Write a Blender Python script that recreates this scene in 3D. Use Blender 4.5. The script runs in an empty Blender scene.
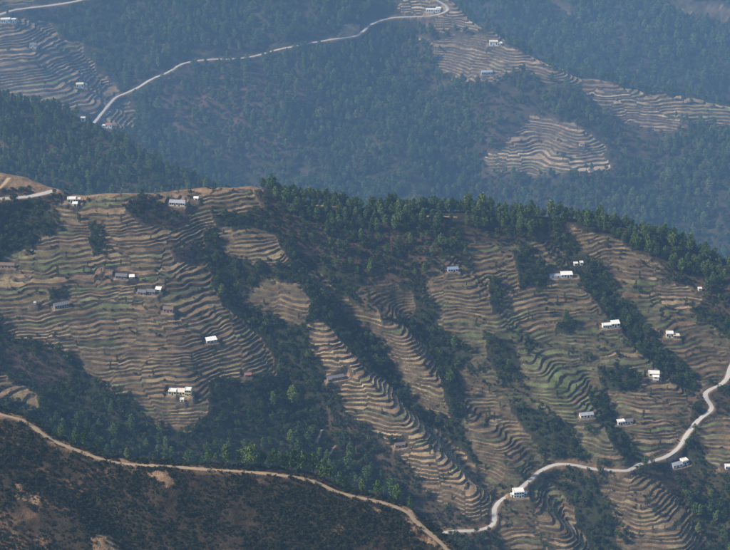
import bpy, math, random
import numpy as np

random.seed(7)
rng = np.random.default_rng(7)
SC = bpy.context.scene
COL = SC.collection
R = math.radians

# ------------------------------------------------------------------ camera, sky, sun, exposure
HFOV, PITCH = R(20.0), R(25.5)
cam_d = bpy.data.cameras.new('camera')
cam = bpy.data.objects.new('camera', cam_d)
COL.objects.link(cam)
cam_d.sensor_fit = 'HORIZONTAL'
cam_d.angle = HFOV
cam_d.clip_start = 10.0
cam_d.clip_end = 30000.0
cam.location = (0, 0, 0)
cam.rotation_euler = (math.pi / 2 - PITCH, 0, 0)
SC.camera = cam

SUN_EL, SUN_AZ = R(39), R(-100)          # azimuth measured from +Y (view direction) clockwise to +X
world = bpy.data.worlds.new('World')
SC.world = world
world.use_nodes = True
wn = world.node_tree
bg = wn.nodes['Background']
sky = wn.nodes.new('ShaderNodeTexSky')
sky.sky_type = 'NISHITA'
sky.sun_disc = False
sky.sun_elevation = SUN_EL
sky.sun_rotation = SUN_AZ
sky.altitude = 1500
wn.links.new(sky.outputs[0], bg.inputs[0])
bg.inputs[1].default_value = 0.10
sun_d = bpy.data.lights.new('sun', 'SUN')
sun_d.energy = 3.6
sun_d.angle = R(7.0)
sun_d.color = (1.0, 0.89, 0.73)
sun = bpy.data.objects.new('sun', sun_d)
COL.objects.link(sun)
# direction towards the sun
sdir = (math.cos(SUN_EL) * math.sin(SUN_AZ), math.cos(SUN_EL) * math.cos(SUN_AZ), math.sin(SUN_EL))
sun.rotation_euler = (math.pi / 2 - SUN_EL, 0, math.pi - SUN_AZ)
sun.location = (0, 0, 400)

SC.view_settings.view_transform = 'Standard'
SC.view_settings.look = 'None'
SC.view_settings.exposure = 0.84
SC.view_settings.gamma = 1.0
SC.cycles.use_denoising = True
SC.cycles.max_bounces = 5
SC.cycles.diffuse_bounces = 2
SC.cycles.glossy_bounces = 1
SC.cycles.transmission_bounces = 2
SC.cycles.volume_bounces = 1
SC.cycles.transparent_max_bounces = 4

HAZE_DENSITY = 0.75e-4
HAZE_COLOR = (0.36, 0.64, 1.0)

# ------------------------------------------------------------------ survey maths (photo sight lines <-> ground)
FPX = 365.0 / math.tan(HFOV / 2)
SP, CP = math.sin(PITCH), math.cos(PITCH)

def rays(u, v):
    a = (np.asarray(u, float) - 365.0) / FPX
    b = (275.0 - np.asarray(v, float)) / FPX
    return np.stack([a, CP + b * SP, -SP + b * CP], -1)

def project(x, y, z):
    f = y * CP - z * SP
    up = y * SP + z * CP
    return 365.0 + FPX * x / f, 275.0 - FPX * up / f

def _hash(ix, iy, s):
    h = (ix.astype(np.int64) * 374761393 + iy.astype(np.int64) * 668265263 + s * 1442695041) & 0x7fffffff
    h = ((h ^ (h >> 13)) * 1274126177) & 0x7fffffff
    return ((h ^ (h >> 16)) & 0xffff) / 65535.0

def noise(x, y, s=0):
    ix, iy = np.floor(x), np.floor(y)
    fx, fy = x - ix, y - iy
    fx, fy = fx * fx * (3 - 2 * fx), fy * fy * (3 - 2 * fy)
    a, b = _hash(ix, iy, s), _hash(ix + 1, iy, s)
    c, d = _hash(ix, iy + 1, s), _hash(ix + 1, iy + 1, s)
    return (a + (b - a) * fx + (c - a) * fy + (a - b - c + d) * fx * fy) * 2 - 1

def fbm(x, y, s=0, o=4):
    t, a = 0, 1.0
    for i in range(o):
        t = t + a * noise(x * 2 ** i, y * 2 ** i, s + i * 17)
        a *= 0.5
    return t

def inside(poly, u, v):
    poly = np.asarray(poly, float)
    r = np.zeros(np.shape(u), bool)
    n = len(poly)
    for i in range(n):
        x0, y0 = poly[i]
        x1, y1 = poly[(i + 1) % n]
        if y0 == y1:
            continue
        c = ((y0 > v) != (y1 > v)) & (u < (x1 - x0) * (v - y0) / (y1 - y0) + x0)
        r ^= c
    return r

def dist_line(pts, x, y):
    """distance to a polyline and the nearest arc position (index + fraction)"""
    best = np.full(np.shape(x), 1e9)
    arg = np.zeros(np.shape(x))
    for i in range(len(pts) - 1):
        ax, ay = pts[i][:2]
        bx, by = pts[i + 1][:2]
        dx, dy = bx - ax, by - ay
        L = dx * dx + dy * dy + 1e-9
        t = np.clip(((x - ax) * dx + (y - ay) * dy) / L, 0, 1)
        d = np.hypot(x - ax - t * dx, y - ay - t * dy)
        m = d < best
        best = np.where(m, d, best)
        arg = np.where(m, i + t, arg)
    return best, arg

def march(h, u, v, t0, t1, n=500):
    d = rays(u, v).reshape(-1, 3)
    ts = np.linspace(t0, t1, n)
    P = d[:, None, :] * ts[None, :, None]
    f = P[..., 2] - h(P[..., 0], P[..., 1])
    below = f < 0
    hit = below.any(1)
    k = np.maximum(below.argmax(1), 1)
    lo, hi = ts[k - 1], ts[k]
    for _ in range(22):
        m = (lo + hi) / 2
        p = d * m[:, None]
        b = p[:, 2] - h(p[:, 0], p[:, 1]) < 0
        hi = np.where(b, m, hi)
        lo = np.where(b, lo, m)
    p = d * hi[:, None]
    p[~hit] = np.nan
    return p

class Hill:
    def __init__(s, name, ref, dist, gy, gx, xr, yr, dx, dy, lines=(), crest=None, back=0.5, fold=5.0, shift=6.0,
                 nz=((60, 3.0),), seed=0, k=1.0):
        s.name, s.k = name, k      # k: how large this hill is laid out (its distance and its relief together)
        dist, dx, dy, fold, shift = dist * k, dx * k, dy * k, fold * k, shift * k
        xr, yr = [q * k for q in xr], [q * k for q in yr]
        nz = [(a * k, b * k) for a, b in nz]
        lines = [(a * k, b * k, c) for a, b, c in lines]
        d = rays(*ref)
        t = dist / d[1]
        s.x0, s.y0, s.z0 = d * t
        s.gy, s.gx, s.seed, s.nz = gy, gx, seed, nz
        s.t0, s.t1 = dist * 0.72, dist * 1.45
        plane = lambda x, y: s.z0 + gy * (y - s.y0) + s.tilt(x)
        s.lines = []
        for amp, w, pl in lines:
            p = march(plane, [q[0] for q in pl], [q[1] for q in pl], s.t0, s.t1)
            s.lines.append((amp, w, p[~np.isnan(p[:, 0])]))
        s.crest = None
        if crest is not None:
            c = march(s.F0, [q[0] for q in crest], [q[1] for q in crest], s.t0, s.t1)
            c = c[~np.isnan(c[:, 0])]
            c = c[np.argsort(c[:, 0])]
            s.crest, s.back, s.fold, s.shift = c, back, fold, shift
        s.xs = np.arange(xr[0], xr[1] + dx / 2, dx)
        s.ys = np.arange(yr[0], yr[1] + dy / 2, dy)
        s.dx, s.dy = dx, dy
        s.X, s.Y = np.meshgrid(s.xs, s.ys)
        s.S = s.F(s.X, s.Y)          # smooth ground
        s.Z = s.S.copy()             # finished ground
        s.U, s.V = project(s.X, s.Y, s.S)

    def tilt(s, x):
        if callable(s.gx):
            return s.gx(x / s.k) * s.k
        return s.gx * x

    def F0(s, x, y):
        z = s.z0 + s.gy * (y - s.y0) + s.tilt(x)
        for amp, w, p in s.lines:
            d, _ = dist_line(p, x, y)
            z = z + amp * np.exp(-(d / w) ** 2)
        for sc, am in s.nz:
            z = z + am * fbm(x / sc, y / sc, s.seed + int(sc), 3)
        return z

    def F(s, x, y):
        z = s.F0(x, y)
        if s.crest is not None:
            yc = np.interp(x, s.crest[:, 0], s.crest[:, 1]) + s.shift
            q = (y - yc) / s.fold
            z = z - (s.gy + s.back) * s.fold * np.logaddexp(0, q)
        return z

    def bil(s, A, x, y):
        fx = np.clip((x - s.xs[0]) / s.dx, 0, len(s.xs) - 1.001)
        fy = np.clip((y - s.ys[0]) / s.dy, 0, len(s.ys) - 1.001)
        i, j = fx.astype(int), fy.astype(int)
        fx, fy = fx - i, fy - j
        return (A[j, i] * (1 - fx) * (1 - fy) + A[j, i + 1] * fx * (1 - fy)
                + A[j + 1, i] * (1 - fx) * fy + A[j + 1, i + 1] * fx * fy)

    def h(s, x, y):
        z = s.bil(s.Z, x, y)
        out = (x < s.xs[0]) | (x > s.xs[-1]) | (y < s.ys[0]) | (y > s.ys[-1])
        return np.where(out, -5000.0, z)

    def hs(s, x, y):
        z = s.bil(s.S, x, y)
        out = (x < s.xs[0]) | (x > s.xs[-1]) | (y < s.ys[0]) | (y > s.ys[-1])
        return np.where(out, -5000.0, z)

    def cast(s, pts, smooth=True):
        return march(s.hs if smooth else s.h, [q[0] for q in pts], [q[1] for q in pts], s.t0, s.t1)

# ------------------------------------------------------------------ materials
MATS = {}

def new_mat(name):
    m = bpy.data.materials.new(name)
    m.use_nodes = True
    nt = m.node_tree
    b = nt.nodes['Principled BSDF']
    b.inputs['Roughness'].default_value = 0.9
    b.inputs['Specular IOR Level'].default_value = 0.15
    return m, nt, b

def nd(nt, t, **kw):
    n = nt.nodes.new(t)
    for k, v in kw.items():
        setattr(n, k, v)
    return n

def plain(name, c, rough=0.85, var=0.12, scale=1.5):
    if name in MATS:
        return MATS[name]
    m, nt, b = new_mat(name)
    geo = nd(nt, 'ShaderNodeNewGeometry')
    no = nd(nt, 'ShaderNodeTexNoise')
    no.inputs['Scale'].default_value = scale
    no.inputs['Detail'].default_value = 4
    nt.links.new(geo.outputs['Position'], no.inputs['Vector'])
    mx = nd(nt, 'ShaderNodeMix', data_type='RGBA')
    mx.inputs['A'].default_value = (*[q * (1 - var) for q in c], 1)
    mx.inputs['B'].default_value = (*[min(1, q * (1 + var)) for q in c], 1)
    nt.links.new(no.outputs['Fac'], mx.inputs['Factor'])
    nt.links.new(mx.outputs['Result'], b.inputs['Base Color'])
    b.inputs['Roughness'].default_value = rough
    MATS[name] = m
    return m

def ground_mat(name, s1, s2, bump=0.6, patchy=0.45):
    """colour comes from the land-cover attribute, broken up by two grains of noise"""
    m, nt, b = new_mat(name)
    at = nd(nt, 'ShaderNodeAttribute', attribute_name='cover')
    geo = nd(nt, 'ShaderNodeNewGeometry')
    n1 = nd(nt, 'ShaderNodeTexNoise')
    n1.inputs['Scale'].default_value = s1
    n1.inputs['Detail'].default_value = 6
    n1.inputs['Roughness'].default_value = 0.65
    n2 = nd(nt, 'ShaderNodeTexNoise')
    n2.inputs['Scale'].default_value = s2
    n2.inputs['Detail'].default_value = 3
    for n in (n1, n2):
        nt.links.new(geo.outputs['Position'], n.inputs['Vector'])
    mr = nd(nt, 'ShaderNodeMapRange')
    mr.inputs['From Min'].default_value = 0.3
    mr.inputs['From Max'].default_value = 0.7
    mr.inputs['To Min'].default_value = 1 - patchy
    mr.inputs['To Max'].default_value = 1 + patchy
    nt.links.new(n1.outputs['Fac'], mr.inputs['Value'])
    mr2 = nd(nt, 'ShaderNodeMapRange')
    mr2.inputs['From Min'].default_value = 0.3
    mr2.inputs['From Max'].default_value = 0.7
    mr2.inputs['To Min'].default_value = 0.8
    mr2.inputs['To Max'].default_value = 1.2
    nt.links.new(n2.outputs['Fac'], mr2.inputs['Value'])
    mu = nd(nt, 'ShaderNodeMath', operation='MULTIPLY')
    nt.links.new(mr.outputs[0], mu.inputs[0])
    nt.links.new(mr2.outputs[0], mu.inputs[1])
    vm = nd(nt, 'ShaderNodeVectorMath', operation='SCALE')
    nt.links.new(at.outputs['Color'], vm.inputs[0])
    nt.links.new(mu.outputs[0], vm.inputs['Scale'])
    nt.links.new(vm.outputs[0], b.inputs['Base Color'])
    bp = nd(nt, 'ShaderNodeBump')
    bp.inputs['Strength'].default_value = bump
    bp.inputs['Distance'].default_value = 0.6
    nt.links.new(n2.outputs['Fac'], bp.inputs['Height'])
    nt.links.new(bp.outputs[0], b.inputs['Normal'])
    b.inputs['Roughness'].default_value = 1.0
    b.inputs['Specular IOR Level'].default_value = 0.0
    return m

def leaf_mat(name, c1, c2, c3, rough=0.8):
    m, nt, b = new_mat(name)
    oi = nd(nt, 'ShaderNodeObjectInfo')
    ramp = nd(nt, 'ShaderNodeValToRGB')
    ramp.color_ramp.elements[0].color = (*c1, 1)
    ramp.color_ramp.elements[1].color = (*c3, 1)
    e = ramp.color_ramp.elements.new(0.55)
    e.color = (*c2, 1)
    nt.links.new(oi.outputs['Random'], ramp.inputs['Fac'])
    geo = nd(nt, 'ShaderNodeNewGeometry')
    mr = nd(nt, 'ShaderNodeMapRange')
    mr.inputs['To Min'].default_value = 0.7
    mr.inputs['To Max'].default_value = 1.35
    nt.links.new(geo.outputs['Random Per Island'], mr.inputs['Value'])
    vm = nd(nt, 'ShaderNodeVectorMath', operation='SCALE')
    nt.links.new(ramp.outputs['Color'], vm.inputs[0])
    nt.links.new(mr.outputs[0], vm.inputs['Scale'])
    nt.links.new(vm.outputs[0], b.inputs['Base Color'])
    b.inputs['Roughness'].default_value = rough
    b.inputs['Specular IOR Level'].default_value = 0.1
    return m

M_GROUND = ground_mat('hill_ground', 0.16, 0.9)
M_FAR = ground_mat('far_ground', 0.05, 0.35)
M_FORE = ground_mat('fore_ground', 0.22, 1.6, 0.9, 0.55)
M_PINE = leaf_mat('pine_needles', (0.036, 0.064, 0.018), (0.074, 0.112, 0.028), (0.122, 0.152, 0.040))
M_OAK = leaf_mat('oak_leaves', (0.022, 0.038, 0.015), (0.038, 0.058, 0.019), (0.070, 0.088, 0.026))
M_SHRUB = leaf_mat('shrub_leaves', (0.020, 0.028, 0.012), (0.032, 0.042, 0.016), (0.056, 0.056, 0.024))
M_BARE = leaf_mat('bare_twigs', (0.06, 0.048, 0.045), (0.075, 0.060, 0.052), (0.10, 0.08, 0.065))
M_BARK = plain('bark', (0.075, 0.05, 0.036), 0.95, 0.3, 3)
M_ROAD = plain('road_dust', (0.40, 0.375, 0.34), 0.9, 0.14, 0.35)
M_TRACK = plain('track_earth', (0.36, 0.26, 0.16), 0.95, 0.22, 0.3)

# ------------------------------------------------------------------ the hills
def seg(x, pts):
    """smooth sideways height profile: knots (x, slope) integrated"""
    k = np.array([p[0] for p in pts], float)
    g = np.array([p[1] for p in pts], float)
    xx = np.linspace(k[0], k[-1], 400)
    gg = np.interp(xx, k, g)
    zz = np.concatenate([[0], np.cumsum((gg[1:] + gg[:-1]) / 2 * np.diff(xx))])
    zz -= np.interp(0, xx, zz)
    return np.interp(x, xx, zz)

MID_CREST = [(-140, 182), (-40, 176), (0, 175), (22, 180), (45, 189), (60, 194), (85, 197), (120, 195), (180, 192), (250, 188),
             (300, 203), (350, 209), (420, 213), (500, 217), (560, 221), (620, 229), (680, 247), (730, 269), (800, 303), (870, 333)]
mid = Hill('mid', (365, 275), 1440, 0.46,
           lambda x: seg(x, [(-420, -0.10), (-150, -0.20), (0, -0.20), (120, -0.10), (250, -0.02), (420, 0.06)]),
           (-395, 430), (1175, 1640), 0.80, 0.67,
           lines=[(-9, 16, [(210, 235), (245, 290), (275, 345), (300, 400), (350, 450), (430, 510)]),
                  (-14, 26, [(0, 355), (60, 375), (110, 430), (200, 470), (330, 500)]),
                  (7, 26, [(120, 205), (170, 300), (190, 410)]),
                  (-12, 11, [(312, 258), (365, 325), (410, 385), (450, 430), (500, 485)]),
                  (9, 13, [(300, 300), (340, 360), (400, 430), (470, 500)]),
                  (6, 12, [(320, 275), (400, 345), (440, 400)]),
                  (-8, 12, [(405, 300), (440, 345), (480, 400), (535, 445)]),
                  (6, 16, [(450, 270), (530, 370), (600, 450)]),
                  (-7, 8, [(545, 225), (590, 270), (640, 340), (690, 385)]),
                  (-9, 14, [(555, 480), (600, 545)]),
                  (-6, 9, [(590, 370), (618, 430), (634, 462)]),
                  (8, 16, [(505, 490), (560, 540)]),
                  (9, 20, [(620, 470), (670, 540)]),
                  (-10, 18, [(690, 460), (720, 540)]),
                  (-6, 15, [(20, 210), (0, 260)])],
           crest=MID_CREST, back=0.55, fold=4.0, shift=4.0, nz=((70, 2.6), (22, 0.7)), seed=3)

fore = Hill('fore', (150, 467), 1000, 0.56,
            lambda x: seg(x, [(-300, -0.05), (-120, -0.08), (0, -0.10), (120, -0.16)]),
            (-245, 95), (885, 1075), 0.75, 0.62,
            lines=[(-5, 11, [(40, 462), (90, 500), (140, 548)]),
                   (4, 14, [(-20, 480), (60, 510), (100, 545)]),
                   (3, 9, [(150, 470), (165, 490)])],
            crest=[(-80, 380), (-30, 398), (0, 411), (25, 418), (50, 437), (75, 447), (105, 458), (130, 462), (165, 463), (210, 467),
                   (250, 469), (270, 471), (300, 475), (320, 480), (335, 488), (350, 493), (375, 498), (395, 503), (412, 512), (424, 523),
                   (440, 534), (455, 548), (480, 575)],
            back=0.95, fold=1.6, shift=2.5, nz=((45, 1.6), (12, 0.55), (4, 0.18)), seed=11, k=0.85)

spur = Hill('spur', (60, 150), 2150, 0.50, -0.10, (-430, 110), (1985, 2330), 3.0, 2.4,
            lines=[(-9, 30, [(30, 110), (90, 150), (120, 190)])],
            crest=[(-120, 80), (-60, 88), (0, 101), (40, 111), (80, 127), (110, 143), (150, 166), (190, 183), (230, 203), (300, 236)],
            back=0.5, fold=6, shift=6, nz=((90, 6), (30, 1.5)), seed=21, k=1.22)

far = Hill('far', (365, 100), 2900, 0.50,
           lambda x: seg(x, [(-750, -0.05), (-400, -0.24), (-100, -0.10), (60, -0.06), (140, 0.10), (300, -0.02), (700, -0.06)]),
           (-660, 720), (2500, 3220), 1.85, 1.4,
           lines=[(-26, 60, [(62, 12), (105, 60), (160, 110), (230, 170)]),
                  (-34, 55, [(395, 25), (430, 90), (470, 160), (500, 200)]),
                  (14, 40, [(300, 50), (380, 130), (420, 190)]),
                  (12, 40, [(560, 72), (575, 130), (560, 170)]),
                  (-12, 30, [(660, 130), (640, 180)]),
                  (10, 60, [(20, 20), (60, 80), (90, 120)])],
           crest=[(300, -160), (380, -60), (420, -22), (445, -4), (470, 19), (500, 37), (530, 57), (560, 71), (600, 82), (640, 94), (690, 104),
                  (730, 108), (820, 114), (900, 118)],
           back=0.5, fold=7, shift=6, nz=((130, 15), (45, 4.0)), seed=31, k=1.36)

dist = Hill('dist', (650, 60), 3550, 0.46, 0.03, (-250, 1000), (3250, 4150), 6.0, 5.0,
            lines=[(-25, 70, [(560, 10), (620, 60), (680, 110)]), (18, 50, [(500, 0), (590, 70)]), (-22, 60, [(700, 20), (735, 80)])],
            nz=((160, 12), (60, 4)), seed=41, k=1.42)
HILLS = {'mid': mid, 'fore': fore, 'spur': spur, 'far': far, 'dist': dist}

# ------------------------------------------------------------------ land cover, in survey coordinates
SCRUB, FOREST, PINE, REDPINE, EARTH, MIXED, GREYSCRUB = range(7)
COVER = {
    'mid': (FOREST, [
        (EARTH, [(52, 165), (262, 165), (262, 200), (52, 206)]),
        (SCRUB, [(0, 168), (50, 185), (90, 205), (60, 225), (35, 215), (0, 200)]),
        (EARTH, [(-80, 160), (20, 160), (60, 186), (64, 197), (45, 191), (20, 187), (-80, 187)]),
        (FOREST, [(-150, 200), (30, 203), (55, 215), (40, 235), (25, 250), (0, 252), (-150, 260)]),
        (GREYSCRUB, [(132, 197), (170, 205), (190, 216), (172, 228), (140, 224), (125, 212)]),
        (GREYSCRUB, [(172, 248), (194, 243), (204, 254), (190, 263), (176, 259)]),
        (SCRUB, [(250, 192), (290, 200), (330, 230), (340, 262), (300, 262), (270, 225), (250, 210)]),
        (REDPINE, [(300, 200), (480, 208), (560, 222), (540, 250), (470, 250), (440, 275), (380, 285), (330, 262), (300, 230)]),
        (REDPINE, [(480, 208), (560, 215), (640, 230), (740, 265), (760, 330), (700, 330), (660, 280), (630, 245), (560, 228), (500, 232)]),
        (PINE, [(262, 180), (420, 190), (560, 200), (740, 240), (740, 292), (690, 275), (650, 258), (600, 240), (560, 236), (500, 231), (420, 233), (340, 230), (290, 216)]),
        (SCRUB, [(460, 232), (560, 232), (600, 250), (640, 280), (620, 330), (560, 330), (480, 300)]),
        (SCRUB, [(640, 265), (690, 275), (740, 330), (740, 420), (690, 420), (660, 360), (640, 310)]),
        (SCRUB, [(560, 330), (690, 400), (690, 450), (620, 460), (570, 420)]),
        (FOREST, [(660, 330), (700, 305), (740, 320), (740, 345), (700, 350)]),
        (SCRUB, [(320, 400), (380, 430), (450, 500), (480, 540), (420, 545), (380, 480), (320, 450)]),
        (MIXED, [(60, 418), (200, 440), (330, 430), (400, 480), (440, 530), (430, 545), (300, 500), (150, 480), (60, 440)]),
        (FOREST, [(110, 395), (160, 430), (210, 425), (240, 385), (300, 400), (320, 440), (260, 448), (120, 445)]),
        (FOREST, [(505, 400), (560, 415), (590, 460), (545, 458), (530, 440)]),
        (FOREST, [(480, 330), (520, 340), (525, 390), (500, 390)]),
        (FOREST, [(552, 480), (600, 475), (622, 520), (625, 560), (590, 560)]),
        (MIXED, [(685, 470), (760, 470), (760, 570), (710, 570), (690, 510)]),
        (SCRUB, [(640, 470), (690, 470), (700, 500), (670, 495)]),
        (SCRUB, [(490, 500), (530, 500), (545, 540), (490, 560), (460, 545)]),
        (GREYSCRUB, [(0, 345), (60, 355), (75, 380), (40, 385), (0, 370)]),
        (FOREST, [(543, 222), (556, 222), (600, 268), (655, 340), (700, 385), (690, 394), (640, 352), (585, 288)]),
    ]),
    'fore': (SCRUB, [
        (EARTH, [(92, 533), (112, 536), (125, 555), (90, 555)]),
        (EARTH, [(140, 466), (166, 467), (172, 480), (160, 482), (148, 474)]),
        (EARTH, [(100, 456), (125, 462), (138, 470), (120, 470)]),
        (EARTH, [(398, 505), (412, 512), (420, 528), (440, 545), (425, 545), (405, 520)]),
        (EARTH, [(16, 490), (40, 494), (38, 502), (18, 500)]),
        (EARTH, [(368, 505), (380, 510), (376, 516), (366, 510)]),
    ]),
    'spur': (REDPINE, [(PINE, [(-150, 60), (0, 90), (110, 130), (230, 195), (140, 195), (80, 150), (-150, 120)]),
                       (PINE, [(-150, 150), (200, 165), (240, 210), (-150, 210)])]),
    'far': (PINE, [
        (FOREST, [(60, 20), (110, 60), (150, 80), (130, 20), (100, -40)]),
        (REDPINE, [(170, 75), (290, 70), (330, 110), (320, 150), (230, 160), (150, 120)]),
        (SCRUB, [(-100, -20), (60, -10), (40, 20), (-100, 20)]),
        (SCRUB, [(-60, 60), (105, 100), (135, 130), (90, 140), (0, 125)]),
        (SCRUB, [(480, 95), (560, 85), (700, 130), (610, 175), (480, 178)]),
        (PINE, [(515, 92), (560, 90), (640, 150), (560, 118)]),
        (EARTH, [(340, 26), (362, 24), (362, 37), (338, 38)]),
    ]),
    'dist': (PINE, [(SCRUB, [(525, -20), (560, 2), (590, 22), (560, 14)]), (SCRUB, [(640, -10), (760, 15), (760, 32), (690, 20)])]),
}

# terrace patches: polygon, step height, green share, brightness
TERR = {
    'mid': [
        ([(440, 255), (470, 238), (520, 246), (545, 232), (600, 232), (650, 256), (672, 290), (700, 318), (745, 345), (745, 375), (700, 392),
          (690, 420), (684, 448), (636, 466), (600, 466), (560, 452), (535, 470), (500, 498), (478, 470), (455, 395), (470, 350), (440, 330),
          (420, 290)], 2.8, 0.60, 0.72),
        ([(500, 505), (545, 478), (620, 474), (660, 478), (700, 520), (715, 580), (520, 580), (495, 540)], 2.8, 0.15, 0.68),
        ([(52, 202), (85, 197), (120, 195), (180, 192), (250, 187), (262, 206), (235, 215), (205, 232), (205, 262), (160, 285), (130, 300),
          (60, 300), (0, 320), (-90, 330), (-90, 262), (0, 256), (30, 248), (60, 224)], 2.75, 0.16, 1.0),
        ([(130, 300), (160, 285), (205, 258), (215, 285), (222, 305), (175, 322), (150, 312)], 3.4, 0.10, 1.15),
        ([(0, 320), (60, 300), (130, 300), (150, 312), (175, 322), (222, 305), (243, 320), (272, 352), (274, 374), (246, 386), (232, 374),
          (210, 384), (208, 415), (186, 434), (160, 430), (135, 405), (110, 387), (85, 370), (60, 350), (20, 337), (0, 332)], 2.6, 0.12, 0.95),
        ([(213, 228), (250, 226), (280, 240), (293, 258), (290, 268), (262, 262), (225, 255)], 2.6, 0.05, 1.05),
        ([(243, 290), (270, 280), (300, 285), (309, 300), (309, 322), (285, 322), (262, 312), (243, 302)], 3.5, 0.05, 0.95),
        ([(306, 325), (325, 320), (345, 348), (372, 368), (400, 398), (430, 425), (465, 455), (490, 488), (492, 515), (472, 520), (450, 510),
          (425, 490), (405, 460), (380, 437), (358, 420), (340, 400), (325, 377), (312, 352)], 3.1, 0.06, 1.4),
        ([(298, 260), (318, 270), (345, 297), (375, 312), (405, 330), (437, 352), (441, 390), (450, 420), (425, 412), (405, 390), (390, 360),
          (380, 340), (350, 315), (320, 287)], 2.9, 0.12, 1.15),
        ([(352, 285), (385, 277), (412, 292), (418, 318), (390, 316), (365, 305)], 2.4, 0.0, 0.62),
        ([(425, 290), (445, 272), (470, 275), (490, 300), (500, 322), (486, 344), (455, 342), (440, 327)], 2.7, 0.55, 1.0),
        ([(462, 240), (500, 246), (516, 258), (545, 262), (580, 287), (600, 305), (628, 338), (600, 350), (555, 345), (514, 332), (503, 322), (493, 298), (473, 272)],
         2.7, 0.28, 0.9),
        ([(515, 345), (560, 348), (598, 362), (602, 395), (614, 420), (634, 457), (628, 467), (595, 463), (575, 442), (560, 415), (535, 402),
          (525, 377)], 2.6, 0.42, 1.05),
        ([(606, 392), (640, 386), (664, 404), (682, 440), (670, 453), (640, 461), (622, 440), (612, 412)], 2.6, 0.30, 1.1),
        ([(600, 352), (632, 345), (660, 365), (688, 390), (684, 405), (660, 400), (636, 384), (606, 388)], 2.8, 0.35, 0.95),
        ([(560, 224), (610, 234), (645, 256), (665, 290), (690, 320), (725, 345), (740, 366), (705, 386), (686, 376), (660, 345), (635, 315),
          (605, 280), (580, 250)], 2.7, 0.22, 0.85),
        ([(692, 430), (714, 415), (780, 418), (780, 480), (718, 474), (702, 455)], 2.6, 0.3, 1.0),
        ([(606, 482), (640, 474), (665, 490), (690, 515), (706, 550), (710, 580), (640, 580), (625, 530), (615, 506)], 2.7, 0.06, 0.95),
        ([(528, 490), (548, 480), (570, 500), (596, 520), (594, 548), (600, 580), (560, 570), (540, 536), (534, 515)], 3.1, 0.22, 1.1),
        ([(500, 515), (520, 520), (545, 545), (540, 570), (500, 570)], 2.9, 0.1, 0.8),
        ([(463, 392), (490, 389), (515, 410), (538, 432), (526, 446), (531, 460), (505, 470), (498, 492), (480, 470), (470, 430)], 2.6, 0.06, 0.95),
        ([(-90, 345), (0, 372), (35, 393), (40, 411), (0, 399), (-90, 385)], 3.0, 0.1, 1.05),
        ([(655, 284), (690, 284), (706, 296), (700, 310), (660, 304)], 2.8, 0.0, 1.1),
    ],
    'far': [
        ([(-120, 12), (0, 20), (50, 20), (62, 40), (85, 45), (102, 70), (122, 90), (106, 112), (92, 114), (78, 107), (40, 112), (0, 102),
          (-120, 80)], 5.0, 0.05, 0.85),
        ([(-100, -20), (55, -12), (28, 5), (-100, 14)], 5.0, 0.05, 0.8),
        ([(104, 112), (130, 100), (137, 118), (130, 134), (104, 126)], 4.4, 0.05, 0.9),
        ([(395, 4), (440, -20), (470, 16), (484, 29), (470, 33), (430, 29), (408, 22)], 4.4, 0.0, 1.2),
        ([(418, 38), (470, 35), (492, 30), (520, 48), (545, 66), (600, 79), (640, 90), (740, 104), (800, 108), (800, 126), (735, 130),
          (690, 120), (650, 108), (610, 90), (560, 88), (520, 70), (500, 80), (470, 84), (440, 72)], 4.6, 0.04, 1.1),
        ([(575, 91), (610, 89), (648, 103), (690, 124), (672, 132), (640, 127), (602, 107)], 4.4, 0.02, 1.05),
        ([(530, 114), (575, 124), (606, 145), (612, 166), (560, 172), (488, 174), (484, 160), (505, 141), (522, 126)], 4.6, 0.05, 1.15),
    ],
    'fore': [([(-60, 402), (0, 413), (16, 419), (8, 427), (-60, 425)], 2.2, 0.0, 1.2)],
    'dist': [([(525, -20), (560, 2), (590, 22), (560, 14)], 5.5, 0.0, 1.1), ([(640, -10), (760, 15), (760, 32), (690, 20)], 5.5, 0.0, 0.9)],
}
HOLES = [[(132, 197), (168, 205), (190, 216), (172, 228), (140, 224), (125, 212)],
         [(543, 222), (556, 222), (600, 268), (655, 340), (700, 385), (690, 394), (640, 352), (585, 288)],
         [(212, 213), (236, 210), (240, 224), (215, 226)], [(172, 248), (194, 243), (204, 254), (190, 263), (176, 259)],
         [(487, 280), (500, 278), (503, 312), (492, 314)], [(514, 252), (534, 248), (536, 282), (520, 290)],
         [(556, 322), (575, 320), (574, 334), (557, 334)], [(49, 290), (66, 286), (66, 300), (50, 300)], [(88, 228), (98, 222), (101, 246), (92, 256)],
         [(588, 396), (602, 392), (630, 440), (636, 462), (622, 456)], [(530, 262), (545, 262), (548, 290), (535, 292)],
         [(598, 366), (640, 372), (640, 386), (604, 392)], [(215, 262), (226, 258), (240, 300), (232, 312)],
         [(508, 404), (545, 412), (570, 425), (585, 458), (550, 456), (532, 440)], [(484, 334), (512, 340), (520, 372), (505, 388), (488, 360)],
         [(556, 484), (592, 478), (612, 515), (618, 560), (592, 560), (575, 510)], [(426, 335), (452, 352), (466, 395), (448, 385)]]
COVER['mid'][1].extend((FOREST, p) for i, p in enumerate(HOLES) if i not in (0, 3))
CCOL = {SCRUB: (0.066, 0.050, 0.032), FOREST: (0.030, 0.032, 0.019), PINE: (0.046, 0.038, 0.024), REDPINE: (0.080, 0.052, 0.037),
        EARTH: (0.25, 0.16, 0.09), MIXED: (0.048, 0.042, 0.025), GREYSCRUB: (0.07, 0.054, 0.042)}
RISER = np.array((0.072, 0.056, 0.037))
PAL = np.array([(0.222, 0.156, 0.088), (0.190, 0.130, 0.074), (0.250, 0.182, 0.108), (0.168, 0.114, 0.068), (0.204, 0.152, 0.080),
                (0.176, 0.140, 0.072)])
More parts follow.
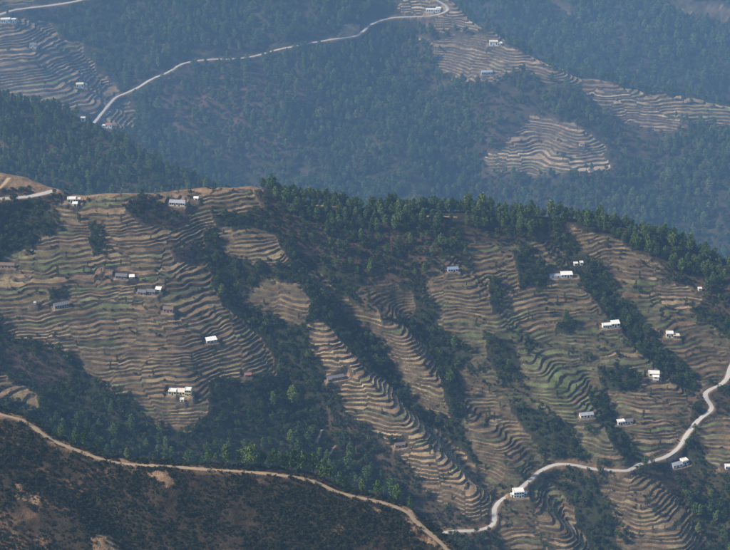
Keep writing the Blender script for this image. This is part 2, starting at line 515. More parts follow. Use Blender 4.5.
GREEN = np.array([(0.128, 0.136, 0.060), (0.145, 0.144, 0.070), (0.116, 0.132, 0.054), (0.162, 0.152, 0.080)])

def cover_at(hill, u, v, jit=None):
    base, zones = COVER[hill]
    if jit is not None:
        u, v = u + jit[0], v + jit[1]
    c = np.full(np.shape(u), base)
    for code, poly in zones:
        c = np.where(inside(poly, u, v), code, c)
    return c

# ------------------------------------------------------------------ roads (survey points, then real ground positions)
ROADS = [
    ('mid', 'road', 3.3, M_ROAD, [(440, 533), (455, 531), (475, 531), (487, 529), (495.5, 525), (494, 516), (493.5, 508), (500, 500), (515, 493), (528, 482),
                             (539, 472), (554, 464), (570, 464), (594, 469.5), (628, 471), (641, 464), (666, 457.5), (679, 449), (686, 435),
                             (699, 419), (709, 412), (714, 409), (709, 402), (704, 396), (706, 391), (721, 385), (728, 379), (730, 367), (742, 350)]),
    ('mid', 'road', 5.0, M_ROAD, [(-60, 200), (0, 198.5), (15, 198), (30, 196.5), (44, 193), (54, 190.5)]),
    ('mid', 'path', 2.2, M_TRACK, [(0, 188), (6, 182), (9, 178)]),
    ('far', 'road', 4.2, M_ROAD, [(91.5, 126), (103, 111), (115.7, 97), (133, 90.5), (141.6, 86), (148.5, 79), (169, 72.5), (180, 63), (207, 59), (240, 58.5),
                             (261, 55), (274, 50), (292, 46), (311, 43), (337, 38), (361, 36), (366, 26), (380, 20), (395, 17), (433, 16), (449, 11),
                             (447, 5), (438, 1), (420, -8)]),
    ('far', 'road', 5.6, M_ROAD, [(-40, 22), (0, 14), (14, 9.5), (35, 7), (60, 4), (80, 0.5), (100, -6)]),
    ('mid', 'path', 1.5, M_TRACK, [(300, 206), (318, 205), (345, 208)]),
    ('mid', 'path', 1.5, M_TRACK, [(415, 216), (435, 216), (456, 217)]),
    ('mid', 'path', 1.3, M_TRACK, [(322, 430), (319, 437), (316, 444)]),
    ('mid', 'path', 1.3, M_TRACK, [(335, 446), (332, 452), (327, 458)]),
    ('fore', 'dirt_track', 2.5, M_TRACK, [(-40, 398), (0, 415), (22, 419), (34, 427), (50, 440), (75, 450), (105, 461), (130, 465), (165, 466), (210, 470),
                                    (250, 472), (270, 474), (300, 478), (320, 483), (333, 491), (350, 496), (375, 501), (395, 506), (408, 513)]),
    ('fore', 'path', 2.6, M_TRACK, [(408, 513), (416, 522), (426, 531), (440, 541), (452, 556)]),
]

TRACK = [q[4] for q in ROADS if q[1] == 'dirt_track'][0]

def smooth_line(p, step):
    d = np.concatenate([[0], np.cumsum(np.hypot(*np.diff(p[:, :2], axis=0).T))])
    n = max(4, int(d[-1] / step))
    s = np.linspace(0, d[-1], n)
    q = np.stack([np.interp(s, d, p[:, i]) for i in range(3)], 1)
    for _ in range(3):
        q[1:-1] = (q[:-2] + 2 * q[1:-1] + q[2:]) / 4
    for _ in range(10):
        q[1:-1, 2] = (q[:-2, 2] + 2 * q[1:-1, 2] + q[2:, 2]) / 4
    return q

road_lines = []
for hn, nm, w, m, px in ROADS:
    p = HILLS[hn].cast(px)
    p = p[~np.isnan(p[:, 0])]
    k = HILLS[hn].k
    road_lines.append((hn, nm, w * k, m, smooth_line(p, (2.5 if hn != 'far' else 5.0) * k)))

# ------------------------------------------------------------------ house sites (needed for level pads)
HOUSES = []

def site(hill, u, v, name, label, short, blocks, yaw=0, group=None):
    HOUSES.append(dict(hill=hill, u=u, v=v, name=name, label=label, short=short, blocks=blocks, yaw=yaw, group=group))

W, CRM, YEL, GRY, MUD, STN = 'white', 'cream', 'yellow', 'grey', 'mud', 'stone'
def B(x, y, w, d, h, wall=W, roof='flat', rc='white', win=2, door=1, st=1):
    return dict(x=x, y=y, w=w, d=d, h=h, wall=wall, roof=roof, rc=rc, win=win, door=door, st=st)

site('mid', 519, 498, 'house', 'white flat-roofed house with a row of dark windows standing beside the road bend', 'white roadside house',
     [B(0, 0, 8.4, 6.6, 5.2, W, 'flat', 'white', 3, 1, 2), B(-5.0, 1.5, 2.2, 2.6, 2.4, W, 'flat', 'white', 0, 1), B(5.4, 1.2, 2.6, 3.2, 3.0, MUD, 'flat', 'white', 1, 0)], 8)
site('mid', 180, 396, 'farmhouse', 'cream and yellow farmhouse with a raised right block on the lowest dome terraces', 'yellow farmhouse',
     [B(-6.4, 0.5, 6.0, 5, 3.4, YEL, 'flat', 'white', 2, 1), B(0.2, 1.6, 7.0, 4.2, 2.8, YEL, 'shed', 'cream', 2, 1), B(6.4, 0.5, 5.0, 5, 5.2, YEL, 'flat', 'white', 2, 1, 2)], -6)
site('mid', 182, 402, 'hut', 'tiny white hut just below the yellow farmhouse', 'tiny white hut', [B(0, 0, 3.0, 2.6, 2.2, W, 'flat', 'white', 0, 1)], -5)
site('mid', 177, 206, 'school', 'long white building with grey pitched roof near the left ridge top', 'long white ridge building',
     [B(0, 0, 13.5, 5.5, 3.2, W, 'gable', 'tin', 5, 2)], -8)
site('mid', 73, 203, 'house', 'cream house perched on the ridge end beside the left road', 'cream ridge house',
     [B(-1, 0, 7.0, 5.0, 3.6, CRM, 'flat', 'white', 2, 1), B(4.6, 0.8, 4.0, 4, 2.8, MUD, 'flat', 'cream', 1, 1)], 6)
site('mid', 75, 206, 'shed', 'small pale tin shed below the cream ridge house', 'pale tin shed', [B(0, 0, 4.0, 3, 2.2, W, 'shed', 'white', 0, 1)], 4)
site('mid', 196, 200, 'hut', 'small white hut right of the long white ridge building', 'small ridge hut', [B(0, 0, 3.6, 3, 2.0, W, 'gable', 'white', 0, 1)], -5)
site('mid', 6, 268, 'farmhouse', 'low brown farmhouse at the left edge of the terraces', 'brown edge farmhouse',
     [B(0, 0, 14, 4.5, 2.8, MUD, 'gable', 'clay', 3, 2)], -6)
site('mid', 121, 279, 'farmhouse', 'slate-roofed stone farmhouse on the upper dome terraces', 'upper slate farmhouse',
     [B(0, 0, 9.5, 4.6, 2.8, STN, 'gable', 'slate', 3, 1)], -8)
site('mid', 132, 279, 'hut', 'small white hut right beside the upper slate farmhouse', 'white annex hut', [B(0, 0, 4.0, 3, 2.0, W, 'shed', 'white', 1, 1)], 8)
site('mid', 147, 295, 'farmhouse', 'grey stone farmhouse in two slate-roofed blocks above the brown mud house', 'double slate farmhouse',
     [B(-4.5, -0.6, 7, 4.6, 2.6, STN, 'gable', 'slate', 2, 1), B(3.0, 0.8, 7, 4.6, 3.0, STN, 'gable', 'slate', 2, 1)], -10)
site('mid', 158, 292, 'hut', 'white-roofed hut at the right end of the double slate farmhouse', 'white-roofed hut', [B(0, 0, 4.4, 3.4, 2.4, CRM, 'shed', 'white', 1, 0)], -8)
site('mid', 168, 313, 'farmhouse', 'brown mud-walled farmhouse on the dome among small tan fields', 'brown mud farmhouse',
     [B(0, 0, 8.0, 4.8, 3.6, MUD, 'gable', 'clay', 2, 1)], -8)
site('mid', 62, 308, 'farmhouse', 'long slate-roofed farmhouse set askew on the left terraces', 'askew slate farmhouse',
     [B(0, 0, 12, 5.0, 3.0, STN, 'gable', 'slate', 4, 2)], 24)
site('mid', 35, 305, 'marker', 'small white upright marker on the left terraces', 'white marker', [B(0, 0, 1.3, 1.3, 2.2, W, 'flat', 'white', 0, 1)], 0)
site('mid', 212, 343, 'house', 'bright white roofed house alone near the right side of the dome', 'lone white-roofed house',
     [B(0, 0, 8.5, 4.2, 2.6, GRY, 'shed', 'white', 2, 1)], 20)
site('mid', 248, 377, 'hut', 'tiny red-roofed hut at the lower right corner of the dome', 'red-roofed hut', [B(0, 0, 5.0, 3.2, 2.2, MUD, 'gable', 'red', 1, 1)], 8)
site('mid', 338, 380, 'farmhouse', 'long slate-roofed mud farmhouse at the upper end of the bright spur', 'spur farmhouse',
     [B(0, 0, 10.5, 4.2, 2.6, MUD, 'gable', 'slate', 4, 2), B(-7.2, -0.4, 3.4, 3.4, 2.0, STN, 'shed', 'slate', 0, 1)], 20)
site('mid', 400, 448, 'farmhouse', 'pinkish mud farmhouse on the left edge of the bright spur', 'pinkish mud farmhouse', [B(0, 0, 8.0, 4, 2.8, MUD, 'gable', 'clay', 2, 1)], 12)
site('mid', 453, 272, 'farmhouse', 'blue-grey roofed farmhouse at the head of the green terraces', 'blue-roofed farmhouse',
     [B(0, 0, 9.0, 4.6, 2.8, W, 'gable', 'blue', 3, 1)], 8)
site('mid', 564, 278, 'house', 'long low white building left of the wooded gully, with a side roof', 'long low white house',
     [B(2.5, 0, 10, 4.4, 3.2, W, 'shed', 'white', 3, 1), B(-7.5, 0.4, 10, 3.0, 2.0, W, 'shed', 'tin', 2, 0)], 5)
site('mid', 576, 266, 'hut', 'small white hut at the top of the wooded gully, left of its twin', 'left twin hut', [B(0, 0, 3.4, 3, 2.4, W, 'flat', 'white', 1, 0)], 4)
site('mid', 581.5, 265.5, 'hut', 'small white hut at the top of the wooded gully, right of its twin', 'right twin hut', [B(0, 0, 2.8, 3, 2.8, W, 'flat', 'white', 1, 0)], 0)
site('mid', 611, 328, 'house', 'white two-block house beside the middle of the wooded gully', 'white gully house',
     [B(-3.4, 0, 7.5, 4.4, 2.8, W, 'flat', 'white', 3, 1), B(4.4, 0.6, 7, 4.4, 3.6, W, 'shed', 'white', 2, 1)], 10)
site('mid', 672, 338, 'house', 'cream house with an orange-brown yard and rubble right of the gully', 'cream yard house',
     [B(-2, 0, 6, 5, 4.0, CRM, 'flat', 'white', 2, 1), B(3.8, -0.8, 5, 4, 2.6, MUD, 'flat', 'cream', 1, 1)], -4)
site('mid', 654, 377, 'house', 'white flat-roofed house with wide eaves near the upper road', 'wide-eaved white house',
     [B(0, 0, 9, 5.4, 3.0, W, 'flat', 'white', 2, 1), B(1.5, -3.6, 5, 1.8, 2.2, W, 'shed', 'white', 1, 0)], -6)
site('mid', 587, 418, 'farmhouse', 'grey roofed farmhouse above tan terraces over the road', 'grey roadside-terrace farmhouse',
     [B(0, 0, 11, 4.6, 2.8, CRM, 'gable', 'tin', 3, 1)], 12)
site('mid', 625, 425, 'house', 'white house with dark grey roof section amid green terraces over the road', 'white and grey terrace house',
     [B(-3, 0, 6, 4.4, 3.2, W, 'flat', 'white', 2, 1), B(3.6, 0.4, 6.5, 4.4, 2.8, W, 'gable', 'slate', 2, 1)], 12)
site('mid', 681, 467, 'house', 'white house with long tin roof just below the road', 'tin-roofed white house',
     [B(-3, 0, 9, 4.6, 2.8, W, 'gable', 'tin', 2, 1), B(4.8, 0.8, 5.4, 4.6, 4.2, W, 'flat', 'white', 2, 1)], 24)
site('mid', 700, 291, 'hut', 'tiny white hut high on rough ground below the right ridge', 'tiny high hut', [B(0, 0, 3.2, 2.6, 2.2, W, 'flat', 'white', 1, 0)], 0)
site('mid', 729, 470, 'house', 'white house cut by the right edge of the view', 'right edge house', [B(0, 0, 6, 4, 3.0, W, 'flat', 'white', 2, 1)], 0)
site('far', 433, 12.5, 'house', 'long low white building above the road bend on the far hillside', 'far long building',
     [B(0, 0, 22, 7, 5, W, 'flat', 'white', 5, 1), B(9, 2, 8, 7, 6.5, W, 'flat', 'white', 2, 0)], 0)
site('far', 495, 46, 'house', 'white house on the crest of the far terraced ridge', 'far crest house',
     [B(-2, 0, 13, 9, 7, W, 'flat', 'cream', 2, 1), B(7.5, -1, 7, 7, 5, CRM, 'flat', 'white', 2, 1)], 0)
site('far', 487, 75, 'house', 'grey-white low house among the far terraces below the crest house', 'far grey house',
     [B(0, 0, 17, 7, 5, GRY, 'gable', 'tin', 4, 1)], 6)
site('far', 7, 23, 'house', 'white building below the road in the top left corner', 'corner white house',
     [B(-2, 0, 14, 8, 6, W, 'flat', 'white', 3, 1), B(10, 2, 8, 6, 5, W, 'flat', 'white', 2, 1)], 8)
site('far', 33, 48, 'house', 'small grey house with white front in the top left terraces', 'far small grey house', [B(0, 0, 10, 7, 5.5, GRY, 'gable', 'slate', 2, 1)], -8)
site('far', 80, 88, 'house', 'cream house among the far left terraces above the road', 'far cream house',
     [B(0, 0, 11, 8, 6, CRM, 'flat', 'cream', 2, 1), B(8, 3, 5, 5, 4, GRY, 'gable', 'slate', 1, 0)], 6)
site('far', 108.5, 128, 'house', 'white house with a red roof below the far left road', 'far red-roofed house',
     [B(0, 0, 9, 7, 5, W, 'gable', 'red', 2, 1), B(-7.5, 0, 4.5, 5, 3.6, GRY, 'flat', 'white', 1, 0)], -8)
site('far', 582, 146, 'hut', 'small pale hut on the far lower terrace patch', 'far pale hut', [B(0, 0, 7, 5, 4, CRM, 'gable', 'red', 1, 1)], 0)
site('spur', 83, 122, 'hut', 'lone white hut on the wooded spur left of the road end', 'white spur hut', [B(0, 0, 5, 4.5, 5, W, 'flat', 'white', 1, 0)], 0)

for hn in HILLS:
    hs_ = [q for q in HOUSES if q['hill'] == hn]
    if hs_:
        p = HILLS[hn].cast([(q['u'], q['v']) for q in hs_])
        for q, c in zip(hs_, p):
            q['p'] = c
            k = HILLS[hn].k
            for b in q['blocks']:
                for a in 'xywdh':
                    b[a] *= (1 + (k - 1) * 0.9) * (0.88 if k == 1 else 1)

# ------------------------------------------------------------------ finish each hill: terraces, roads, pads, colour
def blur(A, n):
    for _ in range(n):
        B_ = A.copy()
        B_[1:-1] = (A[:-2] + 2 * A[1:-1] + A[2:]) / 4
        A = B_.copy()
        A[:, 1:-1] = (B_[:, :-2] + 2 * B_[:, 1:-1] + B_[:, 2:]) / 4
    return A

def finish(hn, jitpx, roadcut):
    H = HILLS[hn]
    X, Y, S = H.X, H.Y, H.S
    jx = jitpx * fbm(X / 9 / (H.dx), Y / 9 / (H.dx), 5 + H.seed, 3)
    jy = jitpx * fbm(X / 9 / (H.dx), Y / 9 / (H.dx), 77 + H.seed, 3)
    front = np.ones(X.shape, bool)
    if H.crest is not None:
        front = Y < np.interp(X, H.crest[:, 0], H.crest[:, 1]) + H.shift + H.fold * 2
    U, V = H.U, H.V
    cov = cover_at(hn, U, V, (jx, jy))
    if hn in ('mid', 'far'):
        cov = np.where(front, cov, PINE)
        if hn == 'mid':      # open fields and a bare knoll, no trees, along the left end of the ridge
            cov = np.where(~front & (U < 262), EARTH, cov)
    col = np.zeros(X.shape + (3,))
    for k, c in CCOL.items():
        col[cov == k] = c
    colT, colR = col.copy(), col.copy()
    patch = np.full(X.shape, -1)
    hole = np.zeros(X.shape, bool)
    if hn == 'mid':
        for poly in HOLES:
            hole |= inside(poly, U + jx, V + jy)
    Z = S.copy()
    XM, YM = X.copy(), Y.copy()
    Sgy, Sgx = np.gradient(S, H.dy, H.dx)
    tread = np.zeros(X.shape, bool)
    lev = np.zeros(X.shape, int)
    fid = np.zeros(X.shape, int)
    for k, (poly, hs, gr, br) in enumerate(TERR.get(hn, [])):
        m = inside(poly, U + jx * 1.5, V + jy * 1.5) & front & ~hole
        if not m.any():
            continue
        rw = 0.23
        hs = hs * H.k * (0.72 if hn == 'far' else 0.73)
        g = H.k * (2.0 if hn == 'far' else 1.0)
        wob = (0.78 * fbm(X / (24 * g), Y / (24 * g), 100 + k, 3) + 0.7 * noise(X / (75 * g), Y / (60 * g), 140 + k) + 0.10 * noise(X / (5 * g), Y / (5 * g), 150 + k)) * hs
        L = (S + wob) / hs + k * 0.37
        L = L + 0.5 * noise(L / 1.7, X / (60 * g), 170 + k)
        L = L + 0.45 * np.floor(1.3 * noise(X / (42 * g) + 0.35 * noise(X / 30, Y / 30, 7), Y / (70 * g), 190 + k) + 0.5)
        # slide grid points onto the edges of the banks, so that every edge is a clean line of mesh edges
        Ly, Lx = np.gradient(L, H.dy, H.dx)
        k0 = np.floor(L)
        f0 = L - k0
        tg = np.where(f0 < 0.5 * (1 - rw), 0.0, np.where(f0 < 1 - rw * 0.5, 1 - rw - 1e-5, 1 + 1e-5))
        de = tg - f0
        sy = np.abs(Ly) * H.dy >= np.abs(Lx) * H.dx
        mv = np.where(sy, de / np.where(np.abs(Ly) < 1e-6, 1e-6, Ly), de / np.where(np.abs(Lx) < 1e-6, 1e-6, Lx))
        can = m & (np.abs(mv) < 0.46 * np.where(sy, H.dy, H.dx))
        XM = np.where(can & ~sy, X + mv, XM)
        YM = np.where(can & sy, Y + mv, YM)
        Sm = np.where(can, S + np.where(sy, mv * Sgy, mv * Sgx), S)
        L = np.where(can, k0 + tg, L)
        kk = np.floor(L + 1e-9)
        fr = np.clip(L - kk, 0, 1)
        t = np.clip((fr - (1 - rw)) / rw, 0, 1)
        zt = Sm + hs * (kk + 0.28 * fr / (1 - rw * t) * (1 - t) + 0.28 * t + 0.72 * t * t * (3 - 2 * t) - 0.12 - L)
        w = np.clip(blur(m.astype(float), 3) * 2 - 0.7, 0, 1)
        Z = np.where(w > 0, Z + w * (zt - Z), Z)
        patch[m] = k
        tr = m & (fr <= 1 - rw)
        tread = np.where(m, tr, tread)
        lev = np.where(m, kk.astype(int), lev)
        # fields on one level end where a neighbour's holding begins
        hv = _hash(kk, np.full_like(kk, k), 9)
        seglen = 22 + 50 * _hash(kk, np.full_like(kk, k), 10)
        seglen = seglen * g
        f = np.floor((X + 0.6 * Y * (hv - 0.5) + hv * 200) / seglen)
        fid = np.where(m, f.astype(int) + 500, fid)
        r1 = _hash(kk * 7 + f * 131, np.full_like(kk, k), 21)
        r2 = _hash(kk * 11 + f * 17, np.full_like(kk, k), 22)
        r3 = _hash(kk * 5 + f * 57, np.full_like(kk, k), 23)
        big = 0.5 + 0.5 * noise(X / 70, Y / 45, 33)          # green crops gather in places
        isg = r2 < gr * 2.6 * np.clip(big * 1.5 - 0.25, 0, 1)
        c = np.where(isg[..., None], GREEN[(r1 * 3.99).astype(int)], PAL[(r1 * 5.99).astype(int)])
        c = c * (br * (1.3 if hn == 'far' else 1.0) * (0.82 + 0.36 * r3))[..., None]
        fall = 0.85 + 0.3 * noise(X / 12, Y / 8, 51)
        c = c * fall[..., None]
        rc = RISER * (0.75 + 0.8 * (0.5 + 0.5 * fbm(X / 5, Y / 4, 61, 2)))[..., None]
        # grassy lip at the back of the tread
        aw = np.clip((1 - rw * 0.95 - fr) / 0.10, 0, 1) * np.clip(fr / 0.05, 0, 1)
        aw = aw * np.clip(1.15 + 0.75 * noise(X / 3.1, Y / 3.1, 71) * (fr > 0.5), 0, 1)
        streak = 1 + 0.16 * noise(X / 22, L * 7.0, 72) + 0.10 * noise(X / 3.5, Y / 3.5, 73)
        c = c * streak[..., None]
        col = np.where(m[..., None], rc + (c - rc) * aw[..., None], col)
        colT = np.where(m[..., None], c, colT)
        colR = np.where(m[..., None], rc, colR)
    col0 = col.copy()
    if hn == 'fore':
        n1 = fbm(X / 14, Y / 10, 91, 4) + np.clip((-120 - X) / 60, -0.5, 0.35)
        soil = np.where((n1 > 0.55)[..., None], (0.17, 0.098, 0.055), (0.062, 0.042, 0.030))
        k_ = np.clip((n1 - 0.35) / 0.35, 0, 1)[..., None]
        col = np.where((cov == SCRUB)[..., None], np.array((0.042, 0.032, 0.021)) * (1 - k_) + np.array((0.115, 0.070, 0.042)) * k_, col)
        brk = (noise(X / 2.6, Y / 2.2, 95) > 0.15) & (cov == EARTH)
        col[brk] = (0.15, 0.088, 0.05)
    for hn2, nm, w, mt, p in road_lines:
        if hn2 != hn:
            continue
        bb = (X > p[:, 0].min() - 30) & (X < p[:, 0].max() + 30) & (Y > p[:, 1].min() - 30) & (Y < p[:, 1].max() + 30)
        d, a = dist_line(p, X[bb], Y[bb])
        zr = np.interp(a, np.arange(len(p)), p[:, 2]) - 0.12
        q = np.clip((d - w * 0.62) / (w * 1.1), 0, 1)
        q = q * q * (3 - 2 * q)
        zz = Z[bb]
        Z[bb] = zr + q * (zz - zr)
        cc = col[bb]
        near = (d < w * 0.62)
        cc[near] = (0.25, 0.185, 0.125)
        up = (d < w * (1.0 + 0.5 * noise(X[bb] / 14, Y[bb] / 14, 88))) & ~near
        cc[up] = 0.45 * cc[up] + 0.55 * np.array((0.20, 0.12, 0.07))
        col[bb] = cc
        tb = tread[bb]
        tb[d < w * 1.1] = False
        tread[bb] = tb
    for q in HOUSES:
        if q['hill'] != hn or np.isnan(q['p'][0]):
            continue
        px, py, pz = q['p']
        wd = max(abs(b['x']) + b['w'] / 2 for b in q['blocks'])
        dp = max(b['d'] for b in q['blocks'])
        cy, sy = math.cos(R(q['yaw'])), math.sin(R(q['yaw']))
        lx = (X - px) * cy + (Y - py) * sy
        ly = -(X - px) * sy + (Y - py) * cy
        ex = np.maximum(np.abs(lx) - wd - 1.2 * H.k, 0)
        ey = np.maximum(np.maximum(-1.6 - ly, ly - dp - 1.0), 0)
        d = np.hypot(ex, ey)
        qq = np.clip(d / (2.4 * H.k), 0, 1)
        qq = qq * qq * (3 - 2 * qq)
        Z = pz + qq * (Z - pz)
        yard = d < 0.6
        if wd > 3:
            col[yard] = 0.35 * col[yard] + 0.65 * np.array((0.23, 0.165, 0.11))
        tread[d < 2.0] = False
    edited = (col != col0).any(-1)
    colR[edited] = col[edited]
    colT[edited] = col[edited]
    H.XM, H.YM, H.colT, H.colR = XM, YM, colT, colR
    H.Z, H.col, H.cov, H.patch, H.tread, H.lev, H.fid = Z, col, cov, patch, tread, lev, fid
    H.U, H.V = project(X, Y, Z)

def tag(o, label=None, cat=None, group=None, kind=None):
    if label: o['label'] = label
    if cat: o['category'] = cat
    if group: o['group'] = group
    if kind: o['kind'] = kind
    return o

def mesh_np(name, V, F, mat, cols=None, smooth=True):
    me = bpy.data.meshes.new(name)
    n, nf, k = len(V), len(F), F.shape[1]
    me.vertices.add(n)
    me.vertices.foreach_set('co', np.ascontiguousarray(V, np.float32).ravel())
    me.loops.add(nf * k)
    me.loops.foreach_set('vertex_index', np.ascontiguousarray(F, np.int32).ravel())
    me.polygons.add(nf)
    me.polygons.foreach_set('loop_start', np.arange(0, nf * k, k, dtype=np.int32))
    me.polygons.foreach_set('loop_total', np.full(nf, k, np.int32))
    me.polygons.foreach_set('use_smooth', np.full(nf, smooth))
    if cols is not None:
        a = me.attributes.new('cover', 'FLOAT_COLOR', 'POINT')
        a.data.foreach_set('color', np.concatenate([cols, np.ones((n, 1))], 1).astype(np.float32).ravel())
    if isinstance(mat, (list, tuple)):
        for m in mat: me.materials.append(m)
    else:
        me.materials.append(mat)
    me.update(calc_edges=True)
    me.validate()
    return me

def link(name, me, parent=None, loc=None):
    o = bpy.data.objects.new(name, me)
    COL.objects.link(o)
    if parent is not None: o.parent = parent
    if loc is not None: o.location = loc
    return o

def sub_mesh(H, fmask, name, mat, cols):
    ny, nx = H.X.shape
    jj, ii = np.nonzero(fmask)
    a = jj * nx + ii
    F = np.stack([a, a + 1, a + nx + 1, a + nx], 1)
    used, inv = np.unique(F.ravel(), return_inverse=True)
    P = np.stack([H.XM.ravel()[used], H.YM.ravel()[used], H.Z.ravel()[used]], 1)
    return mesh_np(name, P, inv.reshape(-1, 4), mat, cols.reshape(-1, 3)[used])

def build_hill(hn, name, mat, limit=0):
    H = HILLS[hn]
    ny, nx = H.X.shape
    fm = np.ones((ny - 1, nx - 1), bool)
    o = None
    parts = []
    if limit:
        t = H.tread
        key = (H.patch * 100003 + H.lev * 997 + H.fid)
        ft = t[:-1, :-1] & t[1:, 1:] & t[:-1, 1:] & t[1:, :-1]
        k0 = key[:-1, :-1]
        lv = H.patch * 100003 + H.lev * 997
        l0 = lv[:-1, :-1]
        ft &= (l0 == lv[1:, 1:]) & (l0 == lv[:-1, 1:]) & (l0 == lv[1:, :-1])
        lab = np.where(ft, k0, -9)
        uc = (H.U[:-1, :-1] > -5) & (H.U[:-1, :-1] < 735) & (H.V[:-1, :-1] < 555) & (H.V[:-1, :-1] > -5)
        idv, cv = np.unique(lab[ft & uc], return_counts=True)
        order = idv[np.argsort(-cv)][:limit]
        order = order[np.isin(order, idv[cv > 12])]
        big = np.isin(lab, order) & ft
        rest = ft & ~big
        flat = lab.ravel()
        srt = np.argsort(flat, kind='stable')
        fs = flat[srt]
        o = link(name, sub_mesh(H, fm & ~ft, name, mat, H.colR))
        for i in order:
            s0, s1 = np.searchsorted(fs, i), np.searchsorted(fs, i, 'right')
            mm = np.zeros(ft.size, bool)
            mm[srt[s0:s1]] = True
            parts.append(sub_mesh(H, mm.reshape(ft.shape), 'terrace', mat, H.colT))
        for p in parts:
            link('terrace', p, o)
        if rest.any():
            tag(link('small_terraces', sub_mesh(H, rest, 'small_terraces', mat, H.colT), o), kind='stuff')
    else:
        o = link(name, sub_mesh(H, fm, name, mat, H.col))
    tag(o, kind='structure')
    return o

for hn, j, rc in (('mid', 2.4, 1), ('far', 3.0, 1), ('fore', 6.5, 1), ('spur', 4.0, 0), ('dist', 3.0, 0)):
    finish(hn, j, rc)
build_hill('mid', 'terraced_hillside', M_GROUND, 300)
build_hill('far', 'far_hillside', M_FAR, 110)
build_hill('fore', 'foreground_hill', M_FORE)
build_hill('spur', 'wooded_spur', M_FAR)
build_hill('dist', 'distant_hillside', M_FAR)

# valley floor out to the horizon
GZ = -2150.0
gx = np.linspace(-9000, 9000, 41)
GX, GY = np.meshgrid(gx, gx + 6500)
GZZ = GZ + 12 * fbm(GX / 900, GY / 900, 3, 3)
n_ = 41
jj, ii = np.mgrid[0:n_ - 1, 0:n_ - 1]
a_ = (jj * n_ + ii).ravel()
tag(link('ground', mesh_np('ground', np.stack([GX.ravel(), GY.ravel(), GZZ.ravel()], 1), np.stack([a_, a_ + 1, a_ + n_ + 1, a_ + n_], 1),
                           M_FAR, np.tile((0.06, 0.055, 0.035), (n_ * n_, 1)))), kind='structure')

# ------------------------------------------------------------------ roads as ribbons on their benches
for hn, nm, w, mt, p in road_lines:
    t = np.gradient(p[:, :2], axis=0)
    t /= np.hypot(t[:, 0], t[:, 1])[:, None] + 1e-9
    nrm = np.stack([-t[:, 1], t[:, 0]], 1)
    vs, fs = [], []
    cross = (-1.0, -0.5, 0.0, 0.5, 1.0)
    for i in range(len(p)):
        ww = w / 2 * (1 + (0.30 if mt is M_TRACK else 0.16) * math.sin(i * 0.37) * math.sin(i * 0.11 + 1) + (0.16 if mt is M_TRACK else 0.08) * random.uniform(-1, 1))
        for c in cross:
            vs.append((p[i, 0] + nrm[i, 0] * ww * c, p[i, 1] + nrm[i, 1] * ww * c, p[i, 2] + 0.10 - 0.07 * c * c))
    for i in range(len(p) - 1):
        for c in range(4):
            b = i * 5 + c
            fs.append((b, b + 1, b + 6, b + 5))
    tag(link(nm, mesh_np(nm, np.array(vs), np.array(fs), mt)), kind='structure')

# ------------------------------------------------------------------ tree and shrub kinds
def tube(p0, p1, r0, r1, n=5):
    p0, p1 = np.array(p0, float), np.array(p1, float)
    d = p1 - p0
    d /= np.linalg.norm(d)
    a = np.cross(d, (0.31, 0.9, 0.1))
    a /= np.linalg.norm(a)
    b = np.cross(d, a)
    v = []
    for p, r in ((p0, r0), (p1, r1)):
        for k in range(n):
            an = 2 * math.pi * k / n
            v.append(p + r * (math.cos(an) * a + math.sin(an) * b))
    f = [(k, (k + 1) % n, n + (k + 1) % n, n + k) for k in range(n)]
    return v, f

def merge(parts):
    V, F = [], []
    for v, f in parts:
        o = len(V)
        V += list(v)
        F += [tuple(i + o for i in q) for q in f]
    return np.array(V), np.array(F)

def leaves(centres, size, r):
    """one small bent leaf clump (two joined triangles) at each centre"""
    V, F = [], []
    for c in centres:
        a = r.normal(size=3)
        a /= np.linalg.norm(a)
        b = np.cross(a, r.normal(size=3))
        b /= np.linalg.norm(b) + 1e-9
        s = size * r.uniform(0.6, 1.3)
        o = len(V)
        V += [c - a * s, c + b * s * 0.75, c + a * s, c - b * s * 0.6]
        F.append((o, o + 1, o + 2, o + 3))
    return np.array(V), np.array(F)

def blob(r, c, rad, n):
    d = r.normal(size=(n, 3))
    d /= np.linalg.norm(d, axis=1)[:, None]
    return np.array(c) + d * (np.array(rad) * (r.uniform(0.35, 1.0, (n, 1)) ** 0.45))

def pine_kind(i):
    r = np.random.default_rng(100 + i)
    Hh = 12.0
    lean = r.normal(0, 0.25, 2)
    tr = [tube((0, 0, -0.8), (lean[0] * .5, lean[1] * .5, Hh * .5), 0.24, 0.17), tube((lean[0] * .5, lean[1] * .5, Hh * .5), (lean[0], lean[1], Hh * .93), 0.17, 0.05)]
    pts = []
    low = (0.30, 0.22, 0.38, 0.26, 0.45)[i % 5]
    wid = (3.1, 3.5, 2.8, 2.6, 3.2)[i % 5]
    nl = 9
    for k in range(nl):
        f = low + (0.97 - low) * (k + 0.5) / nl
        q = (f - low) / (1 - low)
        rad = wid * (math.sin(math.pi * min(1, 0.22 + 0.80 * q)) ** 0.65) * r.uniform(0.8, 1.15)
        nb = 4 if q < 0.8 else 2
        for b in range(nb):
            an = 2 * math.pi * (b + r.uniform(-.3, .3)) / nb + k * 0.9
            rr = rad * r.uniform(0.35, 0.62)
            c = (lean[0] * f + rr * math.cos(an), lean[1] * f + rr * math.sin(an), Hh * f + r.normal(0, 0.2))
            tr.append(tube((lean[0] * f, lean[1] * f, Hh * f - 0.5), c, 0.06, 0.02, 3))
            pts.append(blob(r, c, (rad * 0.52, rad * 0.52, 0.85), 18))
    return merge(tr), leaves(np.concatenate(pts), 0.44, r)

